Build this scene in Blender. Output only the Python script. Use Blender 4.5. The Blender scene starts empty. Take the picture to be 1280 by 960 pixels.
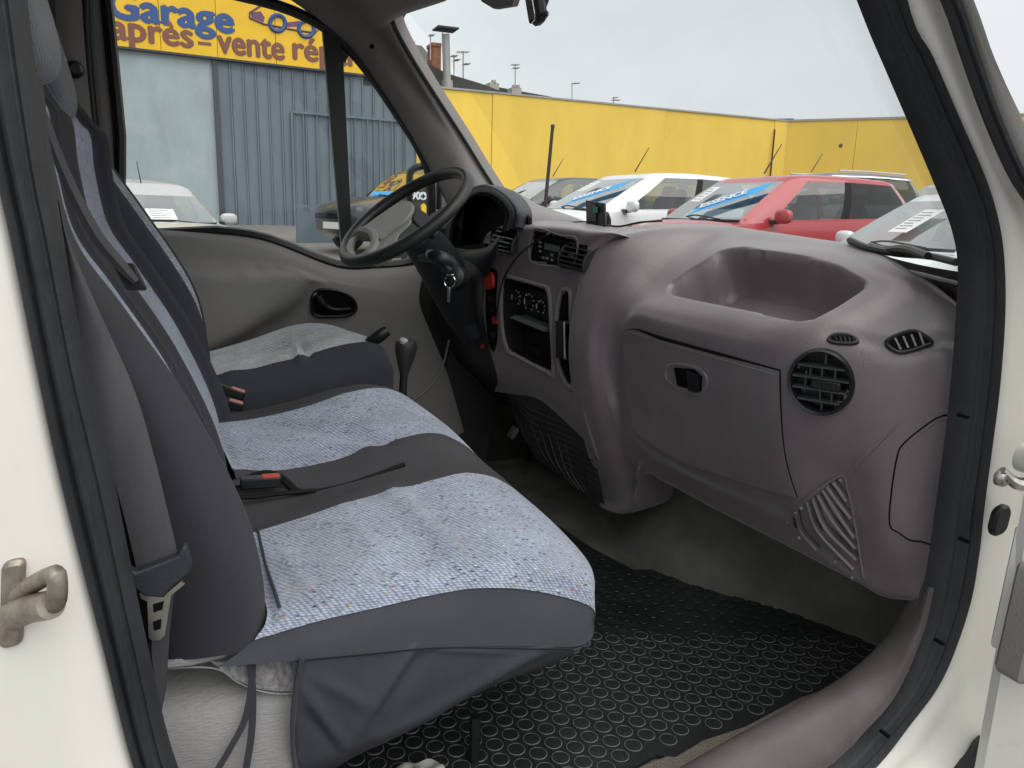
import bpy, bmesh, math, random
import numpy as np
from mathutils import Vector, Matrix
random.seed(7)
rnd = np.random.RandomState(5)
S = bpy.context.scene
COL = S.collection
R = math.radians
# ------------------------------------------------------------------ camera
F = 960.0
EYE = np.array([0.0, 0.0, 1.2])
YAW, PIT, ROL = R(22), R(12.4), R(1.6)
fwd = np.array([math.sin(YAW)*math.cos(PIT), math.cos(YAW)*math.cos(PIT), -math.sin(PIT)])
_r = np.array([math.cos(YAW), -math.sin(YAW), 0.0])
_u = np.cross(_r, fwd)
right = _r*math.cos(ROL) + _u*math.sin(ROL)
up = -_r*math.sin(ROL) + _u*math.cos(ROL)
cam = bpy.data.cameras.new("camera")
cam.sensor_width = 36.0
cam.lens = 36.0*F/1280
cam.clip_start = 0.05
cam.clip_end = 3000
co = bpy.data.objects.new("camera", cam)
COL.objects.link(co)
M = Matrix(((right[0], up[0], -fwd[0], EYE[0]), (right[1], up[1], -fwd[1], EYE[1]), (right[2], up[2], -fwd[2], EYE[2]), (0, 0, 0, 1)))
co.matrix_world = M
S.camera = co
# ------------------------------------------------------------------ sky and sun (overcast)
SUN_EL, SUN_AZ = R(60), R(160)          # azimuth: clockwise from +Y
W = bpy.data.worlds.new("World")
S.world = W
W.use_nodes = True
nt = W.node_tree
nt.nodes.clear()
def wn(t, **k):
    n = nt.nodes.new(t)
    for a, b in k.items(): setattr(n, a, b)
    return n
sky = wn("ShaderNodeTexSky", sky_type='NISHITA', sun_disc=False, sun_elevation=SUN_EL, sun_rotation=SUN_AZ, dust_density=4.0, air_density=1.0)
hs = wn("ShaderNodeHueSaturation"); hs.inputs['Saturation'].default_value = .12
mixw = wn("ShaderNodeMix", data_type='RGBA'); mixw.inputs['Factor'].default_value = .72
tc = wn("ShaderNodeTexCoord")
mp = wn("ShaderNodeMapping"); mp.inputs['Scale'].default_value = (1, 1, 3.2)
nz = wn("ShaderNodeTexNoise"); nz.inputs['Scale'].default_value = 2.1; nz.inputs['Detail'].default_value = 5
cr_ = wn("ShaderNodeValToRGB")
cr_.color_ramp.elements[0].position = .3; cr_.color_ramp.elements[0].color = (7.3, 7.75, 8.1, 1)
cr_.color_ramp.elements[1].position = .72; cr_.color_ramp.elements[1].color = (8.6, 9.0, 9.1, 1)
bg = wn("ShaderNodeBackground"); bg.inputs['Strength'].default_value = .076
wo = wn("ShaderNodeOutputWorld")
L = nt.links.new
L(sky.outputs[0], hs.inputs['Color']); L(hs.outputs[0], mixw.inputs['A'])
L(tc.outputs['Generated'], mp.inputs[0]); L(mp.outputs[0], nz.inputs['Vector']); L(nz.outputs['Fac'], cr_.inputs[0]); L(cr_.outputs[0], mixw.inputs['B'])
L(mixw.outputs['Result'], bg.inputs[0]); L(bg.outputs[0], wo.inputs[0])
sl = bpy.data.lights.new("sun", 'SUN'); sl.energy = 1.5; sl.angle = R(80); sl.color = (1, .96, .9)
so = bpy.data.objects.new("sun", sl); COL.objects.link(so)
sd = Vector((math.sin(SUN_AZ)*math.cos(SUN_EL), math.cos(SUN_AZ)*math.cos(SUN_EL), math.sin(SUN_EL)))
so.rotation_euler = sd.to_track_quat('Z', 'Y').to_euler()
vs = S.view_settings
vs.view_transform = 'Standard'; vs.look = 'None'; vs.exposure = 0.72; vs.gamma = 1; vs.use_curve_mapping = False
S.cycles.max_bounces = 10; S.cycles.diffuse_bounces = 5; S.cycles.transparent_max_bounces = 16
S.cycles.sample_clamp_indirect = 6
S.cycles.use_denoising = True

# ------------------------------------------------------------------ helpers
def ray(px, py): return fwd + right*(px-640)/F + up*(480-py)/F
def P(px, py, **k):
    d = ray(px, py); (a, v), = k.items(); i = 'XYZ'.index(a)
    return EYE + d*(v-EYE[i])/d[i]
def PP(px, py, pt, n):
    d = ray(px, py); n = np.array(n); return EYE + d*(np.dot(np.array(pt)-EYE, n)/np.dot(d, n))
def proj(p):
    d = np.asarray(p)-EYE; z = d@fwd
    return 640+F*(d@right)/z, 480-F*(d@up)/z, z
def nrm(v): v = np.asarray(v, float); return v/max(1e-9, np.linalg.norm(v))
def A(*a): return np.array(a, float)

def link(name, data, parent=None, local=False):
    o = bpy.data.objects.new(name, data); COL.objects.link(o)
    if parent is not None:
        o.parent = parent
        if not local and parent.type == 'EMPTY':
            o.matrix_parent_inverse = Matrix.Translation(-parent.location)
    return o
def tag(o, label=None, cat=None, group=None, kind=None):
    if label: o['label'] = label
    if cat: o['category'] = cat
    if group: o['group'] = group
    if kind: o['kind'] = kind
    return o
def thing(name, label, cat, loc=(0, 0, 0), rz=0, group=None):
    o = bpy.data.objects.new(name, None); COL.objects.link(o); o.empty_display_size = .1
    o.location = loc; o.rotation_euler = (0, 0, rz)
    return tag(o, label, cat, group)
def mesh(name, v, f, mat, parent=None, smooth=True, local=False, fm=None, uv=None, ang=40):
    me = bpy.data.meshes.new(name)
    me.from_pydata([tuple(map(float, p)) for p in v], [], [tuple(int(i) for i in q) for q in f])
    for m in (mat if isinstance(mat, (list, tuple)) else [mat]): me.materials.append(m)
    if fm is not None: me.polygons.foreach_set('material_index', list(fm))
    if smooth: me.polygons.foreach_set('use_smooth', [True]*len(me.polygons))
    if uv is not None:
        l = me.uv_layers.new(name='UVMap')
        idx = np.zeros(len(me.loops), int); me.loops.foreach_get('vertex_index', idx)
        l.data.foreach_set('uv', np.asarray(uv, float)[idx].ravel())
    me.validate(); me.update()
    if smooth and ang: 
        try: me.set_sharp_from_angle(angle=R(ang))
        except Exception: pass
    return link(name, me, parent, local)
class MB:
    """collects shapes into one mesh"""
    def __init__(s): s.v = []; s.f = []; s.m = []
    def add(s, v, f, m=0):
        o = len(s.v); s.v += [tuple(p) for p in v]; s.f += [tuple(i+o for i in q) for q in f]; s.m += [m]*len(f); return s
    def box(s, c, h, ax=None, m=0):
        ax = ax if ax is not None else (A(1, 0, 0), A(0, 1, 0), A(0, 0, 1))
        c = A(*c); v = [c+ax[0]*h[0]*i+ax[1]*h[1]*j+ax[2]*h[2]*k for i in (-1, 1) for j in (-1, 1) for k in (-1, 1)]
        return s.add(v, [(0, 1, 3, 2), (4, 6, 7, 5), (0, 4, 5, 1), (2, 3, 7, 6), (0, 2, 6, 4), (1, 5, 7, 3)], m)
    def rbox(s, c, h, r, ax=None, m=0, n=3):
        """box with rounded edges in its ax0-ax1 outline and chamfered front/back (ax2)"""
        ax = ax if ax is not None else (A(1, 0, 0), A(0, 1, 0), A(0, 0, 1)); c = A(*c)
        def out(a, b, r):
            r = min(r, a*.98, b*.98)
            return [(sx*(a-r)+r*math.cos(t), sy*(b-r)+r*math.sin(t)) for sx, sy, t0 in ((1, 1, 0), (-1, 1, 90), (-1, -1, 180), (1, -1, 270)) for t in [R(t0+90*i/n) for i in range(n+1)]]
        e = min(r, h[2])*.6; rings = []
        for z, d in ((-h[2], e), (-h[2]+e, 0), (h[2]-e, 0), (h[2], e)):
            rings.append([c+ax[0]*x+ax[1]*y+ax[2]*z for x, y in out(h[0]-d, h[1]-d, max(r-d, r*.3))])
        k = len(rings[0]); v = [p for q in rings for p in q]
        f = [tuple(range(k))[::-1], tuple(range(3*k, 4*k))]
        for a in range(3): f += [(a*k+i, a*k+(i+1) % k, (a+1)*k+(i+1) % k, (a+1)*k+i) for i in range(k)]
        return s.add(v, f, m)
    def tube(s, pts, r, n=8, closed=False, m=0, sub=0, flat=None):
        pts = spline(pts, sub, closed) if sub else np.asarray(pts, float)
        k = len(pts); rr = r if hasattr(r, '__len__') else [r]*k
        if len(rr) != k: rr = np.interp(np.linspace(0, 1, k), np.linspace(0, 1, len(rr)), rr)
        if closed: T = [nrm(pts[(i+1) % k]-pts[i-1]) for i in range(k)]
        else: T = [nrm(pts[min(i+1, k-1)]-pts[max(i-1, 0)]) for i in range(k)]
        N = np.cross(T[0], A(0, 0, 1)); 
        if np.linalg.norm(N) < .1: N = np.cross(T[0], A(0, 1, 0))
        N = nrm(N); v = []
        for i in range(k):
            N = nrm(N-T[i]*np.dot(N, T[i])); B = np.cross(T[i], N)
            v += [pts[i]+rr[i]*(math.cos(2*math.pi*j/n)*N+math.sin(2*math.pi*j/n)*B) for j in range(n)]
        f = [(i*n+j, i*n+(j+1) % n, ((i+1) % k)*n+(j+1) % n, ((i+1) % k)*n+j) for i in range(k if closed else k-1) for j in range(n)]
        if not closed: f += [tuple(range(n))[::-1], tuple(range((k-1)*n, k*n))]
        return s.add(v, f, m)
    def prism(s, pts, d, m=0, ms=None):
        k = len(pts); p = [A(*q) for q in pts]; v = p+[q+A(*d) for q in p]
        s.add(v, [tuple(range(k)), tuple(range(k, 2*k))[::-1]], m)
        o = len(s.v)-2*k
        fs = [(o+i, o+k+i, o+k+(i+1) % k, o+(i+1) % k) for i in range(k)]
        s.f += fs; s.m += [m if ms is None else ms]*k
        return s
    def lathe(s, c, ax, prof, n=16, m=0, ref=None):
        ax = nrm(ax); a = nrm(np.cross(ax, ref if ref is not None else (A(0, 0, 1) if abs(ax[2]) < .9 else A(1, 0, 0)))); b = np.cross(ax, a); c = A(*c); v = []
        for r, h in prof: v += [c+ax*h+r*(math.cos(2*math.pi*j/n)*a+math.sin(2*math.pi*j/n)*b) for j in range(n)]
        f = [(i*n+j, i*n+(j+1) % n, (i+1)*n+(j+1) % n, (i+1)*n+j) for i in range(len(prof)-1) for j in range(n)]
        f += [tuple(range(n))[::-1], tuple(range((len(prof)-1)*n, len(prof)*n))]
        return s.add(v, f, m)
    def grid(s, g, m=0, closed=False):
        g = np.asarray(g); a, b = g.shape[:2]
        f = [(i*b+j, i*b+(j+1) % b, (i+1)*b+(j+1) % b, (i+1)*b+j) for i in range(a-1) for j in range(b if closed else b-1)]
        return s.add(list(g.reshape(-1, 3)), f, m)
    def build(s, name, mat, parent=None, smooth=True, local=False, ang=40, bev=0):
        o = mesh(name, s.v, s.f, mat, parent, smooth, local, fm=s.m if isinstance(mat, (list, tuple)) else None, ang=ang)
        if bev:
            b = o.modifiers.new('bevel', 'BEVEL'); b.width = bev; b.segments = 2; b.limit_method = 'ANGLE'
        bm = bmesh.new(); bm.from_mesh(o.data); bmesh.ops.recalc_face_normals(bm, faces=bm.faces[:]); bm.to_mesh(o.data); bm.free()
        return o
def cr1(p, n, closed=False):
    """interpolating Catmull-Rom along axis 0"""
    p = np.asarray(p, float); k = len(p)
    if closed: q = np.concatenate([p[-1:], p, p[:2]])
    else: q = np.concatenate([2*p[:1]-p[1:2], p, 2*p[-1:]-p[-2:-1]])
    out = []
    for i in range(k if closed else k-1):
        a, b, c, d = q[i], q[i+1], q[i+2], q[i+3]
        for j in range(n):
            t = j/n
            out.append(.5*((2*b)+(c-a)*t+(2*a-5*b+4*c-d)*t*t+(3*b-a-3*c+d)*t**3))
    if not closed: out.append(p[-1])
    return np.array(out)
def spline(p, n, closed=False): return cr1(p, n, closed)
class Surf:
    """smooth sheet through a net of points [station][row]"""
    def __init__(s, net, n1, n2):
        g = cr1(np.array(net, float), n1); s.g = cr1(g.transpose(1, 0, 2), n2).transpose(1, 0, 2); s.n1, s.n2 = n1, n2; s.upd()
    def upd(s):
        g = s.g; du = np.gradient(g, axis=0); dv = np.gradient(g, axis=1); n = np.cross(du, dv)
        n /= np.maximum(1e-9, np.linalg.norm(n, axis=2, keepdims=True)); w = EYE-g
        sg = np.sign((n*w).sum(2)); s.N = n*(1 if sg.sum() > 0 else -1)
        d = g-EYE; z = d@fwd; s.px = 640+F*(d@right)/z; s.py = 480-F*(d@up)/z; s.z = z
    def at(s, px, py, off=0.0):
        d2 = (s.px-px)**2+(s.py-py)**2; c = d2 + s.z*4
        i = np.unravel_index(np.argmin(c), c.shape); n = s.N[i]; d = ray(px, py)
        if abs(np.dot(d, n)) > .12 and d2[i] < 80: p = EYE+d*np.dot(s.g[i]-EYE, n)/np.dot(d, n)
        else: p = s.g[i].copy()
        if np.linalg.norm(p-s.g[i]) > .02: p = s.g[i].copy()
        return p+n*off, n
    def inside(s, poly, pts=None):
        x, y = (s.px, s.py); r = np.zeros(x.shape, bool); k = len(poly)
        for i in range(k):
            (x0, y0), (x1, y1) = poly[i], poly[i-1]
            if y0 == y1: continue
            c = ((y0 > y) != (y1 > y)) & (x < (x1-x0)*(y-y0)/(y1-y0)+x0); r ^= c
        return r
    def build(s, name, mat, parent, cut=None, fm=None, uv=None, ang=60):
        a, b = s.g.shape[:2]; f = []; m = []
        for i in range(a-1):
            for j in range(b-1):
                if cut is not None and (cut[i, j] and cut[i+1, j] and cut[i, j+1] and cut[i+1, j+1]): continue
                f.append((i*b+j, i*b+j+1, (i+1)*b+j+1, (i+1)*b+j)); m.append(0 if fm is None else fm(i, j))
        return mesh(name, s.g.reshape(-1, 3), f, mat, parent, True, fm=m if fm else None, uv=uv, ang=ang)
    def patch(s, name, mat, parent, i0, i1, j0, j1, off, skirt=.006):
        """piece of the sheet lifted by off, its rim turned down"""
        g = (s.g+s.N*off)[i0:i1+1, j0:j1+1].copy(); n = s.N[i0:i1+1, j0:j1+1]
        G = np.pad(g, ((1, 1), (1, 1), (0, 0)), mode='edge'); Nn = np.pad(n, ((1, 1), (1, 1), (0, 0)), mode='edge')
        for sl in (np.s_[0, :], np.s_[-1, :], np.s_[:, 0], np.s_[:, -1]): G[sl] = G[sl]-Nn[sl]*skirt
        mb = MB(); mb.grid(G); return mb.build(name, mat, parent, ang=50)

# ------------------------------------------------------------------ materials
def mat(name, c, rough=.5, metal=0, bump=None, var=None, spec=.5, coat=0, c2=None, dirt=None):
    m = bpy.data.materials.new(name); m.use_nodes = True; t = m.node_tree; b = t.nodes['Principled BSDF']
    b.inputs['Base Color'].default_value = (*c, 1); b.inputs['Roughness'].default_value = rough; b.inputs['Metallic'].default_value = metal
    b.inputs['Specular IOR Level'].default_value = spec
    if coat: b.inputs['Coat Weight'].default_value = coat; b.inputs['Coat Roughness'].default_value = .04
    co_ = t.nodes.new('ShaderNodeTexCoord')
    last = None
    if var:
        n = t.nodes.new('ShaderNodeTexNoise'); n.inputs['Scale'].default_value = var[0]; n.inputs['Detail'].default_value = 6
        n.inputs['Roughness'].default_value = .62
        if len(var) > 2:
            mpp = t.nodes.new('ShaderNodeMapping'); mpp.inputs['Scale'].default_value = var[2]; t.links.new(co_.outputs['Object'], mpp.inputs[0]); t.links.new(mpp.outputs[0], n.inputs['Vector'])
        else: t.links.new(co_.outputs['Object'], n.inputs['Vector'])
        r = t.nodes.new('ShaderNodeValToRGB'); r.color_ramp.elements[0].position = .3; r.color_ramp.elements[1].position = .7
        a = var[1]; d = c2 or tuple(min(1, x*(1+a)) for x in c)
        r.color_ramp.elements[0].color = (*[x*(1-a) for x in c], 1) if not c2 else (*c, 1); r.color_ramp.elements[1].color = (*d, 1)
        t.links.new(n.outputs['Fac'], r.inputs[0]); last = r.outputs[0]
        rr = t.nodes.new('ShaderNodeMapRange'); rr.inputs['To Min'].default_value = max(0, rough-.07); rr.inputs['To Max'].default_value = min(1, rough+.1)
        t.links.new(n.outputs['Fac'], rr.inputs[0]); t.links.new(rr.outputs[0], b.inputs['Roughness'])
    if dirt:     # (scale, threshold, colour, amount)
        n = t.nodes.new('ShaderNodeTexNoise'); n.inputs['Scale'].default_value = dirt[0]; n.inputs['Detail'].default_value = 8; n.inputs['Roughness'].default_value = .7
        t.links.new(co_.outputs['Object'], n.inputs['Vector'])
        r = t.nodes.new('ShaderNodeMapRange'); r.inputs['From Min'].default_value = dirt[1]; r.inputs['From Max'].default_value = dirt[1]+.14; r.inputs['To Max'].default_value = dirt[3]
        t.links.new(n.outputs['Fac'], r.inputs[0])
        x = t.nodes.new('ShaderNodeMix'); x.data_type = 'RGBA'; x.inputs['A'].default_value = (*c, 1); x.inputs['B'].default_value = (*dirt[2], 1)
        if last is not None: t.links.new(last, x.inputs['A'])
        t.links.new(r.outputs[0], x.inputs['Factor']); last = x.outputs['Result']
    if last is not None: t.links.new(last, b.inputs['Base Color'])
    if bump:
        n = t.nodes.new('ShaderNodeTexNoise'); n.inputs['Scale'].default_value = bump[0]; n.inputs['Detail'].default_value = 3
        if len(bump) > 2:
            mpp = t.nodes.new('ShaderNodeMapping'); mpp.inputs['Scale'].default_value = bump[2]; t.links.new(co_.outputs['Object'], mpp.inputs[0]); t.links.new(mpp.outputs[0], n.inputs['Vector'])
        else: t.links.new(co_.outputs['Object'], n.inputs['Vector'])
        u = t.nodes.new('ShaderNodeBump'); u.inputs['Strength'].default_value = bump[1]; u.inputs['Distance'].default_value = .01
        t.links.new(n.outputs['Fac'], u.inputs['Height']); t.links.new(u.outputs[0], b.inputs['Normal'])
    return m
def glass(name, tint=(.93, .96, .95), refl=1.0, rough=.0, dust=.0, base=0):
    m = bpy.data.materials.new(name); m.use_nodes = True; t = m.node_tree; t.nodes.clear()
    o = t.nodes.new('ShaderNodeOutputMaterial'); tr = t.nodes.new('ShaderNodeBsdfTransparent'); tr.inputs[0].default_value = (*tint, 1)
    g = t.nodes.new('ShaderNodeBsdfGlossy'); g.inputs['Roughness'].default_value = rough; g.inputs[0].default_value = (refl, refl, refl, 1)
    fr = t.nodes.new('ShaderNodeFresnel'); x = t.nodes.new('ShaderNodeMixShader')
    ge = t.nodes.new('ShaderNodeNewGeometry'); mr = t.nodes.new('ShaderNodeMapRange'); mr.inputs['To Min'].default_value = 1.5; mr.inputs['To Max'].default_value = 1/1.5
    t.links.new(ge.outputs['Backfacing'], mr.inputs[0]); t.links.new(mr.outputs[0], fr.inputs[0])
    ad = t.nodes.new('ShaderNodeMath'); ad.operation = 'ADD'; ad.use_clamp = True; ad.inputs[1].default_value = base
    t.links.new(fr.outputs[0], ad.inputs[0]); t.links.new(ad.outputs[0], x.inputs[0]); t.links.new(tr.outputs[0], x.inputs[1]); t.links.new(g.outputs[0], x.inputs[2])
    last = x.outputs[0]
    if dust:
        d = t.nodes.new('ShaderNodeBsdfDiffuse'); d.inputs[0].default_value = (.6, .62, .62, 1); y = t.nodes.new('ShaderNodeMixShader')
        c = t.nodes.new('ShaderNodeTexCoord'); n = t.nodes.new('ShaderNodeTexNoise'); n.inputs['Scale'].default_value = 3; n.inputs['Detail'].default_value = 8
        r = t.nodes.new('ShaderNodeMapRange'); r.inputs['From Min'].default_value = .35; r.inputs['From Max'].default_value = .8; r.inputs['To Max'].default_value = dust
        t.links.new(c.outputs['Object'], n.inputs['Vector']); t.links.new(n.outputs['Fac'], r.inputs[0]); t.links.new(r.outputs[0], y.inputs[0])
        t.links.new(last, y.inputs[1]); t.links.new(d.outputs[0], y.inputs[2]); last = y.outputs[0]
    t.links.new(last, o.inputs[0]); return m
def weave(name, dark, light, k=1.0, sparks=True, amt=.10):
    """woven cloth: small pale tufts in staggered rows on a darker ground, a few coloured threads"""
    m = bpy.data.materials.new(name); m.use_nodes = True; t = m.node_tree; b = t.nodes['Principled BSDF']
    b.inputs['Roughness'].default_value = .95; b.inputs['Specular IOR Level'].default_value = .1
    b.inputs['Sheen Weight'].default_value = .35; b.inputs['Sheen Roughness'].default_value = .6
    def N(ty, **kk):
        n = t.nodes.new(ty)
        for a, v in kk.items(): setattr(n, a, v)
        return n
    lk = t.links.new
    uv = N('ShaderNodeUVMap'); mp_ = N('ShaderNodeMapping'); mp_.inputs['Scale'].default_value = (105*k, 215*k, 1); mp_.inputs['Rotation'].default_value = (0, 0, R(12)); lk(uv.outputs[0], mp_.inputs[0])
    # tufts: a skewed lattice with a little jitter
    sk = N('ShaderNodeVectorMath', operation='DOT_PRODUCT'); sk.inputs[1].default_value = (1, .5, 0); lk(mp_.outputs[0], sk.inputs[0])
    sx = N('ShaderNodeSeparateXYZ'); lk(mp_.outputs[0], sx.inputs[0]); cx = N('ShaderNodeCombineXYZ'); lk(sk.outputs['Value'], cx.inputs[0]); lk(sx.outputs[1], cx.inputs[1])
    vo = N('ShaderNodeTexVoronoi', voronoi_dimensions='2D'); vo.inputs['Scale'].default_value = 1; vo.inputs['Randomness'].default_value = .30; lk(cx.outputs[0], vo.inputs['Vector'])
    rp = N('ShaderNodeValToRGB'); e = rp.color_ramp.elements; midc = [.5*(a+c) for a, c in zip(dark, light)]
    e[0].position = .08; e[0].color = (*[min(1, x*1.12) for x in light], 1); e[1].position = .78; e[1].color = (*dark, 1); q = e.new(.42); q.color = (*midc, 1)
    lk(vo.outputs['Distance'], rp.inputs[0]); last = rp.outputs[0]
    sc_ = N('ShaderNodeSeparateColor'); lk(vo.outputs['Color'], sc_.inputs[0])
    vr = N('ShaderNodeMapRange'); vr.inputs['To Min'].default_value = .80; vr.inputs['To Max'].default_value = 1.12; lk(sc_.outputs[1], vr.inputs[0])
    big = N('ShaderNodeTexNoise'); big.inputs['Scale'].default_value = 11; big.inputs['Detail'].default_value = 4; lk(uv.outputs[0], big.inputs['Vector'])
    r = N('ShaderNodeMapRange'); r.inputs['From Min'].default_value = .3; r.inputs['From Max'].default_value = .7; r.inputs['To Min'].default_value = .78; r.inputs['To Max'].default_value = 1.15; lk(big.outputs['Fac'], r.inputs[0])
    mu = N('ShaderNodeMath', operation='MULTIPLY'); lk(vr.outputs[0], mu.inputs[0]); lk(r.outputs[0], mu.inputs[1])
    x = N('ShaderNodeMix', data_type='RGBA', blend_type='MULTIPLY'); x.inputs['Factor'].default_value = 1; lk(last, x.inputs['A']); lk(mu.outputs[0], x.inputs['B']); last = x.outputs['Result']
    if sparks:
        th = N('ShaderNodeMath', operation='GREATER_THAN'); th.inputs[1].default_value = 1-amt; lk(sc_.outputs[0], th.inputs[0])
        c2 = N('ShaderNodeValToRGB'); c2.color_ramp.interpolation = 'CONSTANT'; e = c2.color_ramp.elements
        e[0].position = 0; e[0].color = (.02, .03, .06, 1); e[1].position = .5; e[1].color = (.45, .36, .16, 1)
        for p_, c_ in ((.60, (.34, .09, .08)), (.66, (.62, .65, .68)), (.80, (.05, .09, .24))):
            q = e.new(p_); q.color = (*c_, 1)
        lk(sc_.outputs[2], c2.inputs[0])
        cl_ = N('ShaderNodeMath', operation='LESS_THAN'); cl_.inputs[1].default_value = .36; lk(vo.outputs['Distance'], cl_.inputs[0])
        an = N('ShaderNodeMath', operation='MULTIPLY'); lk(th.outputs[0], an.inputs[0]); lk(cl_.outputs[0], an.inputs[1])
        y = N('ShaderNodeMix', data_type='RGBA'); lk(an.outputs[0], y.inputs['Factor']); lk(last, y.inputs['A']); lk(c2.outputs[0], y.inputs['B']); last = y.outputs['Result']
    lk(last, b.inputs['Base Color'])
    bu = N('ShaderNodeBump'); bu.inputs['Strength'].default_value = .6; bu.inputs['Distance'].default_value = .0015; lk(vo.outputs['Distance'], bu.inputs['Height']); bu.invert = True; lk(bu.outputs[0], b.inputs['Normal'])
    return m

m_dash = mat('dash plastic', (.190, .158, .169), .34, bump=(330, .12), var=(9, .10), spec=.75, dirt=(26, .68, (.26, .235, .24), .4))
m_dash.node_tree.nodes['Principled BSDF'].inputs['Sheen Weight'].default_value = .5; m_dash.node_tree.nodes['Principled BSDF'].inputs['Sheen Roughness'].default_value = .35
m_trim = mat('grey brown trim', (.24, .222, .212), .58, bump=(380, .2), var=(6, .07), spec=.3)
m_panel = mat('grey door panel', (.29, .278, .268), .6, bump=(330, .1), var=(6, .06), spec=.3)
m_sill = mat('sill plastic', (.105, .092, .090), .45, bump=(300, .1), var=(12, .2), spec=.35, dirt=(9, .6, (.2, .18, .155), .5))
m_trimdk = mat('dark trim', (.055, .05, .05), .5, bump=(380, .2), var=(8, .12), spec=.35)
m_black = mat('black plastic', (.012, .013, .015), .38, bump=(300, .08), spec=.45)
m_blackm = mat('matt black', (.010, .010, .011), .75, bump=(300, .1), spec=.2)
m_pit = mat('dark cavity', (.006, .006, .007), .8, spec=.1)
m_blue = mat('blue black plastic', (.028, .031, .038), .48, bump=(300, .1), spec=.4)
m_seal = mat('rubber seal', (.030, .032, .037), .55, bump=(60, .15), var=(9, .25), spec=.4, dirt=(14, .62, (.10, .095, .085), .6))
m_seal2 = mat('worn rubber seal', (.045, .044, .052), .6, bump=(60, .15), var=(9, .2), spec=.35, dirt=(18, .64, (.14, .13, .12), .5))
m_white = mat('white van paint', (.78, .765, .715), .3, var=(5, .07, (1, 1, .25)), coat=.5, bump=(14, .04), dirt=(7, .585, (.52, .40, .25), .45))
m_cover = mat('seat cover cloth', (.056, .058, .070), .85, bump=(700, .25), var=(5, .15), spec=.2)
m_cover3 = mat('dark seat cover cloth', (.033, .033, .042), .8, bump=(700, .2), var=(5, .15), spec=.3)
m_cover3.node_tree.nodes['Principled BSDF'].inputs['Sheen Weight'].default_value = .08
m_cover2 = mat('seat cover cloth soft', (.068, .067, .072), .9, bump=(700, .25), var=(5, .15), spec=.15)
m_weave = weave('blue woven cloth', (.105, .125, .205), (.455, .505, .605), 1.35, True, .06)
m_weavd = weave('pale grey woven cloth', (.22, .25, .28), (.56, .60, .63), .85, False)
m_head = weave('dark woven cloth', (.022, .03, .045), (.085, .11, .14), 1.1, True, .04)
m_vinyl = mat('grey vinyl', (.335, .332, .33), .5, bump=(120, .25, (1, 1, 3)), var=(8, .06))
m_tweed = mat('grey tweed', (.30, .285, .30), .9, var=(160, .5, (1, 1, .5)), bump=(300, .4))
m_belt = mat('belt webbing', (.068, .066, .075), .7, bump=(700, .12), var=(40, .22, (1, 1, .1)))
m_steel = mat('steel', (.55, .53, .50), .35, metal=1, var=(30, .2), dirt=(30, .6, (.25, .15, .08), .5))
m_strik = mat('worn steel', (.30, .27, .23), .45, metal=.7, var=(60, .3), dirt=(40, .52, (.24, .13, .06), .7))
m_chrome = mat('chrome', (.75, .75, .76), .12, metal=1)
m_red = mat('red button', (.55, .035, .025), .4)
m_pink = mat('faded red button', (.62, .22, .20), .5)
m_carpet = mat('carpet', (.175, .17, .15), .95, bump=(500, .6), var=(9, .25), spec=.1, dirt=(12, .58, (.17, .16, .135), .6))
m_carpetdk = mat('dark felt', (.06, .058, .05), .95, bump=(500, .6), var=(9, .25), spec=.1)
m_carpet2 = mat('sill carpet', (.20, .18, .155), .95, bump=(260, .7), var=(9, .15), spec=.1)
m_rubber = mat('rubber mat', (.021, .024, .025), .28, bump=(150, .15), var=(5, .3), spec=.5, dirt=(7, .55, (.03, .033, .033), .7))
m_dust = mat('dusty rubber rim', (.06, .062, .058), .7, var=(9, .9, (1, 1, 1)), c2=(.26, .26, .24))
m_head_l = mat('headliner', (.30, .285, .27), .9, bump=(500, .2))
m_glass = glass('window glass', (.95, .97, .96), .6, dust=.05)
m_screen_gl = glass('windscreen glass', (.96, .975, .97), .5, dust=.04)
m_mirror = mat('mirror', (.85, .87, .87), .03, metal=1)
m_wmark = mat('white marking', (.6, .6, .6), .6)
m_ribs = mat('pale rib plastic', (.25, .22, .225), .5)  # paler than the dash plastic; also colours the painted lid highlight
m_silver = mat('silver button', (.30, .31, .30), .4, var=(50, .2))
m_green = mat('green grey shelf', (.17, .20, .175), .45)
m_wheel = mat('wheel rim leather', (.026, .028, .026), .36, bump=(300, .15), spec=.45, var=(14, .2))
m_hub = mat('worn steering hub', (.30, .29, .265), .45, bump=(260, .12), var=(9, .12), spec=.45)

# ================================================================== the van
van = thing('van', 'white panel van with its passenger door open, purple grey dashboard and black door seals', 'van', (0.4, 1.6, 0))
def Y(pts, y): return [P(a, b, Y=y) for a, b in pts]
# --- door opening: rubber seal all the way round
s_in = [P(a, b, Y=.735) for a, b in [(4, -220), (16, -110), (30, 0), (45, 120), (60, 225), (75, 300), (105, 460), (139, 600), (180, 800), (219, 960)]][::-1]
s_out = [P(a, b, Y=.705) for a, b in [(-92, -220), (-68, -110), (-45, 0), (-24, 120), (-2, 225), (15, 300), (45, 450), (77, 600), (128, 800), (169, 960)]][::-1]
r_in = [P(a, b, Y=.735) for a, b in [(1081, 0), (1118, 90), (1150, 165), (1178, 232), (1198, 285), (1206, 330), (1204, 390), (1199, 460), (1190, 545), (1177, 640), (1166, 715), (1150, 785), (1119, 862), (1078, 912), (1025, 960)]]
r_out = [P(a-15*float(np.interp(b, [640, 800], [1, 0])), b, Y=.705) for a, b in [(1138, 0), (1172, 75), (1205, 150), (1236, 220), (1252, 270), (1260, 320), (1262, 390), (1256, 480), (1246, 560), (1237, 630), (1226, 690), (1207, 757), (1172, 840), (1130, 900), (1081, 960)]]
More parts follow.
